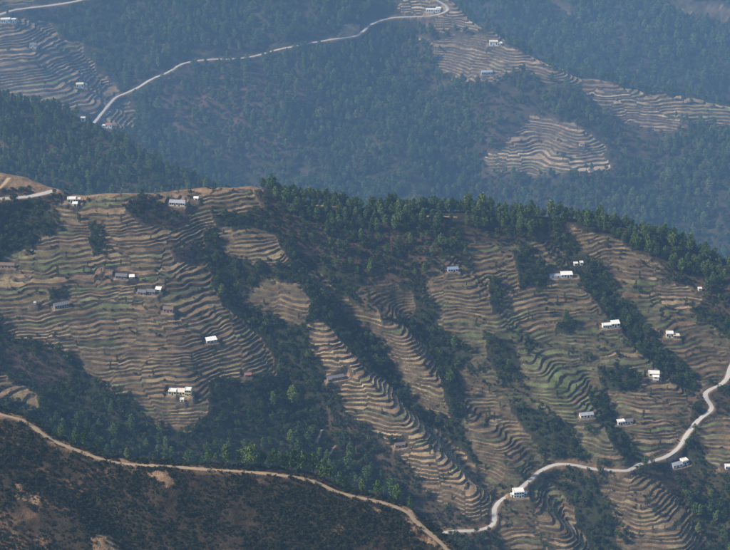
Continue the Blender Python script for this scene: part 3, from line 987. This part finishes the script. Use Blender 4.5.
def oak_kind(i):
    r = np.random.default_rng(200 + i)
    Hh = 6.0
    tr = [tube((0, 0, -0.6), (r.normal(0, .2), r.normal(0, .2), Hh * .45), 0.2, 0.13)]
    pts = []
    for k in range(8):
        an = k * 2.4 + r.uniform(-.4, .4)
        rr = r.uniform(0.4, 1.55)
        c = (rr * math.cos(an), rr * math.sin(an), Hh * (0.38 + 0.52 * r.uniform(0, 1) ** 0.8) - 0.2 * rr)
        tr.append(tube((0, 0, Hh * .38), c, 0.08, 0.03, 3))
        s = r.uniform(0.75, 1.25)
        pts.append(blob(r, c, (s, s, s * 0.85), 34))
    return merge(tr), leaves(np.concatenate(pts), 0.33, r)

def column_kind(i):
    r = np.random.default_rng(300 + i)
    Hh = 6.5
    tr = [tube((0, 0, -0.5), (0, 0, Hh * .9), 0.16, 0.05)]
    pts = []
    for k in range(9):
        f = 0.22 + 0.72 * k / 8
        rad = 0.98 * (1.1 - 0.45 * f) * r.uniform(0.7, 1.2)
        c = (r.normal(0, .16), r.normal(0, .16), Hh * f)
        an = r.uniform(0, 6.28)
        tr.append(tube((0, 0, Hh * f - .3), (rad * math.cos(an), rad * math.sin(an), Hh * f), 0.05, 0.02, 3))
        pts.append(blob(r, c, (rad, rad, 0.55), 24))
    return merge(tr), leaves(np.concatenate(pts), 0.27, r)

def shrub_kind(i):
    r = np.random.default_rng(400 + i)
    tr, pts = [], []
    for k in range(5):
        an = k * 1.26 + r.uniform(-.4, .4)
        rr = r.uniform(0.2, 0.85)
        c = (rr * math.cos(an), rr * math.sin(an), r.uniform(0.55, 1.35))
        tr.append(tube((0, 0, -0.3), c, 0.05, 0.02, 3))
        s = r.uniform(0.4, 0.65)
        pts.append(blob(r, c, (s, s, s * 0.8), 20))
    return merge(tr), leaves(np.concatenate(pts), 0.22, r)

def bare_kind(i):
    r = np.random.default_rng(500 + i)
    tr = [tube((0, 0, -0.4), (0, 0, 1.2), 0.12, 0.08)]
    V, F = [], []
    for k in range(26):
        an, el = r.uniform(0, 6.28), r.uniform(0.5, 1.4)
        L = r.uniform(1.6, 3.2)
        d = np.array((math.cos(an) * math.cos(el), math.sin(an) * math.cos(el), math.sin(el)))
        b = np.array((0, 0, r.uniform(0.4, 1.3)))
        tr.append(tube(b, b + d * L, 0.05, 0.015, 3))
    tw = np.concatenate([blob(r, (r.normal(0, .8), r.normal(0, .8), r.uniform(1.5, 3.2)), (0.9, 0.9, 0.8), 16) for _ in range(6)])
    V, F = leaves(tw, 0.22, r)
    V = V.copy()
    return merge(tr), (V, F)

KINDS = {}
for nm, fn, n, mat in (('pine', pine_kind, 5, M_PINE), ('oak', oak_kind, 4, M_OAK), ('column', column_kind, 3, M_OAK),
                       ('shrub', shrub_kind, 4, M_SHRUB), ('bare', bare_kind, 3, M_BARE)):
    KINDS[nm] = []
    for i in range(n):
        (tv, tf), (cv, cf) = fn(i)
        tm = mesh_np(nm + '_trunk', tv, tf, M_BARK, smooth=False)
        cm = mesh_np(nm + '_crown', cv, cf, mat, smooth=False)
        wm = mesh_np(nm + '_whole', np.concatenate([tv, cv]), np.concatenate([tf, cf + len(tv)]), [M_BARK, mat], smooth=False)
        mi = np.concatenate([np.zeros(len(tf), np.int32), np.ones(len(cf), np.int32)])
        wm.polygons.foreach_set('material_index', mi)
        KINDS[nm].append((tm, cm, wm))
KH = dict(pine=12.0, oak=6.0, column=6.5, shrub=1.8, bare=3.8)

# ------------------------------------------------------------------ where plants grow
PL = []      # (kind, hill, x, y, z, scale, rot, variant)

def near_roads(hn, x, y, m):
    ok = np.ones(x.shape, bool)
    for hn2, nm, w, mt, p in road_lines:
        if hn2 == hn:
            d, _ = dist_line(p, x, y)
            ok &= d > w / 2 + m
    return ok

def scatter(hn, kind, spacing, dens, smin, smax, riser=0.0, tread=0.0, m=1.5, seed=0, clump=0.0, region=None):
    H = HILLS[hn]
    spacing, smin, smax, m = spacing * H.k, smin * H.k, smax * H.k, m * H.k
    r = np.random.default_rng(seed + 1000)
    gx = np.arange(H.xs[0] + 2, H.xs[-1] - 2, spacing)
    gy = np.arange(H.ys[0] + 2, H.ys[-1] - 2, spacing)
    x, y = np.meshgrid(gx, gy)
    x = (x + r.uniform(-.5, .5, x.shape) * spacing).ravel()
    y = (y + r.uniform(-.5, .5, y.shape) * spacing).ravel()
    x = np.clip(x, H.xs[0] + 1, H.xs[-1] - 1)
    y = np.clip(y, H.ys[0] + 1, H.ys[-1] - 1)
    i = np.clip(((x - H.xs[0]) / H.dx + .5).astype(int), 0, len(H.xs) - 1)
    j = np.clip(((y - H.ys[0]) / H.dy + .5).astype(int), 0, len(H.ys) - 1)
    cov, pat, trd = H.cov[j, i], H.patch[j, i], H.tread[j, i]
    p = np.zeros(x.shape)
    for c, d in dens.items():
        p[cov == c] = d
    wild = (pat >= 0) & (pat < 2) & (hn == 'mid')      # old steps going back to scrub
    p = np.where(wild, np.maximum(0.42 * p, np.where(trd, tread, riser)), np.where(pat >= 0, np.where(trd, tread, riser), p))
    if clump:
        cl = 0.5 + 0.5 * fbm(x / (18 * H.k), y / (18 * H.k), seed + 5, 3)
        p = p * np.clip(1 + clump * (cl * 2 - 1) * 1.6, 0, 3)
    z = H.h(x, y)
    u, v = project(x, y, z)
    ok = (r.uniform(size=x.shape) < p) & (u > -75) & (u < 850) & (v > -40) & (v < 610)
    if region is not None:
        ok &= region(u, v)
    if H.crest is not None:      # keep only a belt behind the crest
        yc = np.interp(x, H.crest[:, 0], H.crest[:, 1]) + H.shift
        ok &= y < yc + (22 if hn != 'fore' else 30) * H.k
    x, y, z, u, v = x[ok], y[ok], z[ok], u[ok], v[ok]
    ok = near_roads(hn, x, y, m)
    hh = KH[kind]
    for q in HOUSES:
        if np.isnan(q['p'][0]):
            continue
        wd = max(abs(b['x']) + b['w'] / 2 for b in q['blocks'])
        if q['hill'] == hn:
            ok &= ~((np.abs(x - q['p'][0]) < wd + 2.5) & (y > q['p'][1] - 4) & (y < q['p'][1] + 9))
        sc = FPX / np.linalg.norm(q['p'])
        # nothing tall stands right in front of a house that the photograph shows in full
        ok &= ~((np.abs(u - q['u']) < wd * sc + 3) & (v > q['v'] - 2) & (v < q['v'] + hh * smax * sc + 1)) | (hn in ('fore',))
    x, y, z = x[ok], y[ok], z[ok]
    n = len(x)
    s = r.uniform(smin, smax, n) * np.exp(r.normal(0, 0.20, n))
    nv = len(KINDS[kind])
    for k in range(n):
        PL.append((kind, hn, x[k], y[k], z[k] - 0.05, s[k], r.uniform(0, 6.28), int(r.integers(nv))))

scatter('mid', 'oak', 3.5, {FOREST: 0.92, SCRUB: 0.40, REDPINE: 0.56, MIXED: 0.62, PINE: 0.25, GREYSCRUB: 0.36}, 0.5, 1.15, riser=0.06, tread=0.003, seed=1, clump=0.5)
scatter('mid', 'oak', 3.2, {FOREST: 0.9}, 0.75, 1.2, seed=21, region=lambda u, v: inside([(543, 222), (556, 222), (600, 268), (655, 340), (700, 385), (690, 394), (640, 352), (585, 288)], u, v))
scatter('mid', 'pine', 4.7, {PINE: 0.88, REDPINE: 0.22, MIXED: 0.38, FOREST: 0.03}, 0.56, 0.98, seed=2, clump=0.4)
scatter('mid', 'shrub', 2.3, {FOREST: 0.25, SCRUB: 0.60, REDPINE: 0.5, MIXED: 0.45, GREYSCRUB: 0.25, PINE: 0.12}, 0.5, 1.3, riser=0.42, tread=0.014, seed=3, clump=0.6)
scatter('mid', 'bare', 3.4, {FOREST: 0.10, SCRUB: 0.16, REDPINE: 0.10, MIXED: 0.12, GREYSCRUB: 0.9}, 0.6, 1.1, riser=0.006, seed=4, clump=0.4)
scatter('mid', 'column', 4.5, {SCRUB: 0.05}, 0.55, 1.05, riser=0.38, tread=0.016, seed=5, clump=0.8)
scatter('fore', 'shrub', 1.45, {SCRUB: 0.78, EARTH: 0.14}, 0.45, 1.25, riser=0.05, tread=0.02, m=0.3, seed=6, clump=0.55)
scatter('fore', 'oak', 6.0, {SCRUB: 0.07}, 0.35, 0.6, m=3, seed=7, clump=0.8)
scatter('spur', 'pine', 6.0, {PINE: 0.95, REDPINE: 0.62}, 0.62, 1.05, seed=8, clump=0.3)
scatter('spur', 'shrub', 5.0, {PINE: 0.4, REDPINE: 0.75}, 1.0, 2.4, seed=9)
scatter('far', 'pine', 7.6, {PINE: 0.92, REDPINE: 0.62, SCRUB: 0.12, FOREST: 0.25}, 0.85, 1.4, riser=0.02, m=7, seed=10, clump=0.6)
scatter('far', 'oak', 7.5, {FOREST: 0.9, PINE: 0.45, REDPINE: 0.65, SCRUB: 0.45}, 1.0, 1.9, riser=0.20, tread=0.015, m=6, seed=11, clump=0.4)
scatter('dist', 'pine', 10.0, {PINE: 0.92, SCRUB: 0.15}, 1.2, 1.9, seed=12, clump=0.3)

# plants the photograph shows singly: behind the foreground track, and slender trees among the fields
def hand(hn, kind, u, v, s, back=0.0, var=0):
    p = HILLS[hn].cast([(u, v)], False)[0]
    if np.isnan(p[0]):
        return
    x, y = p[0], p[1] + back
    PL.append((kind, hn, x, y, float(HILLS[hn].h(np.array(x), np.array(y))) - 0.1, s, random.uniform(0, 6.28), var))

for u, s, b, va in ((226, 1.25, 9, 0), (238, 0.95, 12, 2), (250, 1.45, 8, 1), (262, 1.0, 14, 4), (274, 1.15, 9, 0), (284, 1.05, 13, 1), (293, 1.35, 7, 3),
                    (303, 1.35, 8, 0), (313, 1.2, 8, 2), (322, 1.15, 8, 1), (330, 1.05, 12, 4), (340, 0.95, 9, 0), (346, 0.8, 14, 1), (362, 0.8, 12, 2),
                    (378, 0.95, 10, 0), (398, 1.05, 9, 1), (410, 0.85, 12, 3), (75, 0.9, 11, 1), (84, 1.0, 10, 0), (96, 0.85, 13, 2), (60, 0.75, 10, 1),
                    (126, 0.7, 9, 0), (128, 0.6, 14, 2), (208, 0.9, 12, 4)):
    tv = np.interp(u, [q[0] for q in TRACK], [q[1] for q in TRACK])
    hand('fore', 'pine', u, tv, s * 0.8, b * 0.5, va)
for u, v, s in ((121.5, 223, 1.15), (108, 218, 0.7), (127, 228, 0.8), (166, 221, 0.7), (151, 240, 0.6), (58, 277, 1.5), (54, 297, 1.3), (88, 268, 0.8),
                (155, 262, 0.5), (218, 250, 0.9), (137, 335, 0.8), (220, 365, 0.7), (556, 388, 0.9), (596, 392, 0.8), (650, 300, 0.7), (640, 330, 0.8),
                (700, 352, 0.9), (657, 368, 0.8), (706, 362, 0.7), (585, 345, 0.7), (545, 335, 0.6), (443, 480, 0.9), (430, 455, 0.7), (452, 500, 0.8),
                (628, 440, 0.8), (660, 446, 0.8), (598, 466, 1.0), (505, 352, 0.8), (480, 300, 0.9), (478, 282, 0.7)):
    hand('mid', 'column', u, v, s, 0, random.randrange(3))
for u, v, s in ((600, 475, 1.3), (655, 515, 1.0), (678, 528, 1.0), (505, 458, 0.9), (205, 262, 1.0), (193, 245, 0.7), (215, 262, 1.1)):
    hand('mid', 'oak', u, v, s, 0, random.randrange(4))

# ------------------------------------------------------------------ which plants are individuals: the largest in view
def visible_all():
    K = np.array([KH[p[0]] for p in PL])
    hy = np.array([HILLS[p[1]].y0 for p in PL])
    x, y, z, sc_ = [np.array([p[i] for p in PL]) for i in (2, 3, 4, 5)]
    zt = z + K * sc_ * 0.75
    u, v = project(x, y, zt)
    size = K * sc_ * FPX / np.hypot(y, z)
    see = np.nonzero((u > 3) & (u < 727) & (v > 3) & (v < 547))[0]
    ok = np.zeros(len(PL), bool)
    t = np.linspace(0.15, 0.985, 140)
    for c in range(0, len(see), 2000):
        q = see[c:c + 2000]
        free = np.ones(len(q), bool)
        for other in ('fore', 'mid', 'spur', 'far'):
            Ho = HILLS[other]
            blk = (Ho.h(x[q, None] * t, y[q, None] * t) > zt[q, None] * t + 0.5).any(1)
            free &= ~(blk & (Ho.y0 <= hy[q]))
        ok[q] = free
    return [(size[i] if ok[i] else 0, u[i], v[i]) for i in range(len(PL))]

info = visible_all()
chosen = {}
for kind, lim in (('pine', 300), ('oak', 300), ('column', 300), ('shrub', 300), ('bare', 150)):
    c = [i for i, p in enumerate(PL) if p[0] == kind and info[i][0] > 0]
    c.sort(key=lambda i: -info[i][0])
    for i in c[:lim]:
        chosen[i] = kind

NAMES = dict(pine=('pine_tree', 'tree', 'green round-topped pine'), oak=('broadleaf_tree', 'tree', 'small dark broadleaf tree'),
             column=('slender_tree', 'tree', 'dark slender lopped tree'), shrub=('shrub', 'shrub', 'low dark olive shrub'),
             bare=('bare_thicket', 'shrub', 'grey leafless thicket'))
PLACE = {'fore': 'by the foreground dirt track', 'spur': 'on the wooded spur above the left ridge', 'far': 'on the hazy far hillside',
         'dist': 'on the distant hillside at top right'}

def where(i):
    kind, hn, x, y = PL[i][:4]
    _, u, v = info[i]
    best, bd = None, 42.0
    for q in HOUSES:
        if q['hill'] != hn:
            continue
        d = math.hypot(q['u'] - u, (q['v'] - v) * 1.2)
        if d < bd:
            best, bd = q, d
    if best is not None:
        du, dv = u - best['u'], v - best['v']
        if abs(du) > abs(dv) * 1.6: side = 'left of' if du < 0 else 'right of'
        elif abs(dv) > abs(du) * 1.6: side = 'above' if dv < 0 else 'below'
        else: side = ('above left of' if du < 0 else 'above right of') if dv < 0 else ('below left of' if du < 0 else 'below right of')
        near = 'just ' if bd < 20 else ''
        return near + side + ' the ' + best['short']
    if hn == 'fore':
        t = 'left' if u < 130 else 'middle' if u < 270 else 'right'
        if kind == 'pine':
            return 'behind the %s stretch of the foreground dirt track' % t
        return 'on the %s part of the foreground slope %s' % (t, 'near the track' if v < np.interp(u, [0, 100, 300, 440], [440, 485, 500, 555]) else 'low in view')
    if hn == 'far':
        rv = np.interp(u, [q[0] for q in ROADS[3][4][:21]], [q[1] for q in ROADS[3][4][:21]])
        part_ = 'left' if u < 170 else 'centre-left' if u < 300 else 'centre' if u < 430 else 'centre-right' if u < 580 else 'right'
        return 'on the %s of the hazy far hillside, %s' % (part_, ('above its road' if v < rv - 4 else 'below its road' if v < 110 else 'low down') if u < 450 else 'upper half' if v < 110 else 'lower half')
    if hn != 'mid':
        return PLACE[hn]
    if u > 265 and v < np.interp(u, [265, 480, 730], [212, 222, 285]):
        return 'on the wooded middle ridge, ' + ('left part' if u < 420 else 'centre part' if u < 580 else 'right part')
    col = 'left' if u < 150 else 'centre-left' if u < 310 else 'centre' if u < 430 else 'centre-right' if u < 570 else 'right'
    row = 'upper' if v < 280 else 'middle' if v < 380 else 'lower'
    return 'on the %s %s of the terraced hillside' % (row, col)

SIZES = {}
for kind in ('pine', 'oak'):
    for hn in HILLS:
        q = [PL[i][5] for i in chosen if PL[i][0] == kind and PL[i][1] == hn]
        SIZES[(kind, hn)] = (np.quantile(q, 0.3), np.quantile(q, 0.7)) if q else (0, 9)
for i, kind in chosen.items():
    k, hn, x, y, z, s, rz, va = PL[i]
    nm, cat, desc = NAMES[kind]
    tm, cm, wm = KINDS[kind][va % len(KINDS[kind])]
    if kind == 'shrub':
        o = link(nm, wm)
    else:
        o = bpy.data.objects.new(nm, None)
        o.empty_display_size = 0.5
        COL.objects.link(o)
        link('trunk', tm, o)
        link('crown', cm, o)
    o.location = (x, y, z)
    o.scale = (s, s, s)
    o.rotation_euler = (0, 0, rz)
    w_ = where(i)
    if kind in ('pine', 'oak'):
        desc = ('tall ' if s > SIZES[(kind, hn)][1] else 'short ' if s < SIZES[(kind, hn)][0] else 'mid-sized ') + desc.replace('small ', '')
    tag(o, desc + ' ' + w_, cat, desc + ' ' + w_)

# ------------------------------------------------------------------ the rest of each kind: growth that reads as one mass
def stuff(name, label, cat, kind, idx):
    if not idx:
        return
    coll = bpy.data.collections.new(name + '_kinds')
    for q, (tm, cm, wm) in enumerate(KINDS[kind]):
        coll.objects.link(bpy.data.objects.new('%s_%d' % (kind, q), wm))
    P = np.array([[PL[i][2], PL[i][3], PL[i][4]] for i in idx])
    me = bpy.data.meshes.new(name)
    me.vertices.add(len(P))
    me.vertices.foreach_set('co', P.astype(np.float32).ravel())
    for an, ty, vals in (('plant_scale', 'FLOAT', [PL[i][5] for i in idx]), ('plant_turn', 'FLOAT', [PL[i][6] for i in idx]),
                         ('plant_kind', 'INT', [PL[i][7] % len(KINDS[kind]) for i in idx])):
        at = me.attributes.new(an, ty, 'POINT')
        at.data.foreach_set('value', np.array(vals, np.float32 if ty == 'FLOAT' else np.int32))
    me.update()
    o = link(name, me)
    ng = bpy.data.node_groups.new(name, 'GeometryNodeTree')
    ng.interface.new_socket('Geometry', in_out='INPUT', socket_type='NodeSocketGeometry')
    ng.interface.new_socket('Geometry', in_out='OUTPUT', socket_type='NodeSocketGeometry')
    gi, go = ng.nodes.new('NodeGroupInput'), ng.nodes.new('NodeGroupOutput')
    ip = ng.nodes.new('GeometryNodeInstanceOnPoints')
    ci = ng.nodes.new('GeometryNodeCollectionInfo')
    ci.inputs['Collection'].default_value = coll
    ci.inputs['Separate Children'].default_value = True
    ci.inputs['Reset Children'].default_value = True
    ip.inputs['Pick Instance'].default_value = True
    def named(an, ty):
        n = ng.nodes.new('GeometryNodeInputNamedAttribute')
        n.data_type = ty
        n.inputs['Name'].default_value = an
        return n.outputs['Attribute']
    cx = ng.nodes.new('ShaderNodeCombineXYZ')
    e2r = ng.nodes.new('FunctionNodeEulerToRotation')
    ng.links.new(named('plant_turn', 'FLOAT'), cx.inputs['Z'])
    ng.links.new(cx.outputs[0], e2r.inputs[0])
    ng.links.new(e2r.outputs[0], ip.inputs['Rotation'])
    ng.links.new(named('plant_scale', 'FLOAT'), ip.inputs['Scale'])
    ng.links.new(named('plant_kind', 'INT'), ip.inputs['Instance Index'])
    ng.links.new(gi.outputs[0], ip.inputs['Points'])
    ng.links.new(ci.outputs[0], ip.inputs['Instance'])
    ng.links.new(ip.outputs[0], go.inputs[0])
    md = o.modifiers.new('growth', 'NODES')
    md.node_group = ng
    tag(o, label, cat, None, 'stuff')

for name, label, cat, kind in (('pine_forest', 'blue-green pine forest covering the far slopes and ridges', 'forest', 'pine'),
                               ('broadleaf_woodland', 'dark broadleaf woodland filling the gullies', 'woodland', 'oak'),
                               ('scrub', 'low dark scrub spread over slopes and terrace banks', 'scrub', 'shrub'),
                               ('lopped_trees', 'scattered dark lopped trees along the terrace banks', 'trees', 'column'),
                               ('bare_undergrowth', 'grey leafless undergrowth between the trees', 'undergrowth', 'bare')):
    stuff(name, label, cat, kind, [i for i, p in enumerate(PL) if p[0] == kind and i not in chosen])

# ------------------------------------------------------------------ houses
WALLM = {'white': plain('wall_white', (0.74, 0.69, 0.60), 0.8, 0.16, 0.7), 'cream': plain('wall_cream', (0.70, 0.62, 0.44), 0.85, 0.08),
         'yellow': plain('wall_yellow', (0.68, 0.58, 0.30), 0.85, 0.08), 'grey': plain('wall_grey', (0.36, 0.36, 0.37), 0.85, 0.1),
         'mud': plain('wall_mud', (0.33, 0.20, 0.13), 0.95, 0.2), 'stone': plain('wall_stone', (0.21, 0.19, 0.18), 0.95, 0.3, 3)}
ROOFM = {'white': plain('roof_white', (0.76, 0.72, 0.64), 0.7, 0.16, 0.6), 'cream': plain('roof_cream', (0.66, 0.58, 0.44), 0.8, 0.1),
         'tin': plain('roof_tin', (0.33, 0.33, 0.34), 0.55, 0.35, 0.8), 'slate': plain('roof_slate', (0.15, 0.14, 0.14), 0.75, 0.4, 1.2),
         'clay': plain('roof_clay', (0.17, 0.12, 0.09), 0.9, 0.25, 2.5), 'red': plain('roof_red', (0.30, 0.13, 0.10), 0.75, 0.2),
         'blue': plain('roof_blue', (0.20, 0.25, 0.33), 0.6, 0.15)}
M_GLASS = plain('window_dark', (0.02, 0.025, 0.03), 0.25, 0.1)
M_FRAME = plain('frame_paint', (0.30, 0.28, 0.26), 0.7, 0.1)
M_DOOR = plain('door_wood', (0.07, 0.05, 0.04), 0.8, 0.2)

def boxes(lst):
    V, F = [], []
    for (x0, x1, y0, y1, z0, z1) in lst:
        o = len(V)
        V += [(x0, y0, z0), (x1, y0, z0), (x1, y1, z0), (x0, y1, z0), (x0, y0, z1), (x1, y0, z1), (x1, y1, z1), (x0, y1, z1)]
        F += [tuple(o + i for i in q) for q in ((0, 3, 2, 1), (4, 5, 6, 7), (0, 1, 5, 4), (1, 2, 6, 5), (2, 3, 7, 6), (3, 0, 4, 7))]
    return np.array(V, float), np.array(F)

def part(name, lst, mat, parent):
    v, f = boxes(lst)
    return link(name, mesh_np(name, v, f, mat, smooth=False), parent)

def prism(name, prof, x0, x1, mat, parent):
    """profile in (y, z) swept along x"""
    me = bpy.data.meshes.new(name)
    n = len(prof)
    V = [(x0, y, z) for y, z in prof] + [(x1, y, z) for y, z in prof]
    F = [tuple(range(n))[::-1], tuple(range(n, 2 * n))] + [(i, (i + 1) % n, n + (i + 1) % n, n + i) for i in range(n)]
    me.from_pydata(V, [], F)
    me.materials.append(mat)
    return link(name, me, parent)

CATS = {'house': 'house', 'farmhouse': 'house', 'hut': 'hut', 'school': 'building', 'shed': 'shed', 'marker': 'marker'}
for q in HOUSES:
    if np.isnan(q['p'][0]):
        print('house off the ground', q['u'], q['v'])
        continue
    root = bpy.data.objects.new(q['name'], None)
    COL.objects.link(root)
    root.location = q['p']
    root.rotation_euler = (0, 0, R(q['yaw']))
    tag(root, q['label'], CATS[q['name']])
    big = 1.0 if q['hill'] == 'mid' else 1.55
    for b in q['blocks']:
        x0, x1 = b['x'] - b['w'] / 2, b['x'] + b['w'] / 2
        y0, y1, h = b['y'], b['y'] + b['d'], b['h']
        wm, rm = WALLM[b['wall']], ROOFM[b['rc']]
        oh = 0.35 * big
        if b['roof'] == 'flat':
            part('wall', [(x0, x1, y0, y1, -1.2, h)], wm, root)
            part('roof', [(x0 - oh, x1 + oh, y0 - oh, y1 + oh, h + 0.002, h + 0.22),
                          (x0 - 0.05, x1 + 0.05, y0 - 0.05, y0 + 0.2, h + 0.222, h + 0.55), (x0 - 0.05, x1 + 0.05, y1 - 0.2, y1 + 0.05, h + 0.222, h + 0.55),
                          (x0 - 0.05, x0 + 0.2, y0 + 0.202, y1 - 0.202, h + 0.222, h + 0.55), (x1 - 0.2, x1 + 0.05, y0 + 0.202, y1 - 0.202, h + 0.222, h + 0.55)], rm, root)
        elif b['roof'] == 'gable':
            ym, rise = (y0 + y1) / 2, b['d'] * 0.27
            prism('wall', [(y0, -1.2), (y1, -1.2), (y1, h), (ym, h + rise), (y0, h)], x0, x1, wm, root)
            e = 0.45 * big
            k = rise / (b['d'] / 2)
            t = 0.16
            prism('roof', [(y0 - e, h - k * e + 0.03), (ym, h + rise + 0.03), (y1 + e, h - k * e + 0.03), (y1 + e, h - k * e + t), (ym, h + rise + t + 0.03), (y0 - e, h - k * e + t)],
                  x0 - 0.4 * big, x1 + 0.4 * big, rm, root)
        else:
            rise = b['d'] * 0.2
            prism('wall', [(y0, -1.2), (y1, -1.2), (y1, h + rise), (y0, h)], x0, x1, wm, root)
            e, k, t = 0.5 * big, 0.2, 0.14
            prism('roof', [(y0 - e, h - k * e + 0.03), (y1 + e, h + rise + k * e + 0.03), (y1 + e, h + rise + k * e + t + 0.03), (y0 - e, h - k * e + t + 0.03)],
                  x0 - 0.35 * big, x1 + 0.35 * big, rm, root)
        slots = b['win'] + b['door']
        if slots == 0:
            continue
        fh = h / b['st']
        for s_ in range(b['st']):
            for k in range(slots):
                cx = x0 + (k + 0.5) * b['w'] / slots
                isdoor = b['door'] and s_ == 0 and k in ((slots // 2,) if b['door'] == 1 else (slots // 3, slots - 1 - slots // 3))
                zb = s_ * fh
                if isdoor:
                    ww, zh = min(0.55 * big, b['w'] * 0.2), min(fh * 0.72, 2.1 * big)
                    d = part('door', [(cx - ww, cx + ww, y0 - 0.05, y0 + 0.02, zb + 0.02, zb + zh)], M_DOOR, root)
                    part('lintel', [(cx - ww - 0.12, cx + ww + 0.12, y0 - 0.12, y0 + 0.02, zb + zh + 0.003, zb + zh + 0.14)], M_FRAME, d)
                else:
                    ww = min(0.62 * big, b['w'] / slots * 0.33)
                    za, zc = zb + fh * 0.36, zb + fh * 0.80
                    wo = part('window', [(cx - ww - .09, cx + ww + .09, y0 - 0.07, y0 + 0.02, zc, zc + .09), (cx - ww - .14, cx + ww + .14, y0 - 0.16, y0 + 0.02, za - .1, za),
                                         (cx - ww - .09, cx - ww, y0 - 0.07, y0 + 0.02, za + .002, zc - .002), (cx + ww, cx + ww + .09, y0 - 0.07, y0 + 0.02, za + .002, zc - .002)], M_FRAME, root)
                    part('pane', [(cx - ww + .002, cx + ww - .002, y0 - 0.03, y0 + 0.01, za + .004, zc - .004)], M_GLASS, wo)

# ------------------------------------------------------------------ the air
v, f = boxes([(-9600, 9600, -3000, 16000, GZ - 30, 60)])
hz = link('haze', mesh_np('haze', v, f, bpy.data.materials.new('haze_air'), smooth=False))
hm = hz.data.materials[0]
hm.use_nodes = True
hn_ = hm.node_tree
hn_.nodes.remove(hn_.nodes['Principled BSDF'])
pv = hn_.nodes.new('ShaderNodeVolumePrincipled')
pv.inputs['Color'].default_value = (*HAZE_COLOR, 1)
pv.inputs['Density'].default_value = HAZE_DENSITY
pv.inputs['Anisotropy'].default_value = 0.1
hn_.links.new(pv.outputs[0], hn_.nodes['Material Output'].inputs['Volume'])
tag(hz, 'thin blue daylight haze filling the valley air', 'haze', None, 'stuff')

from collections import Counter
print('plants', Counter(p[0] for p in PL), 'individual', Counter(chosen.values()))
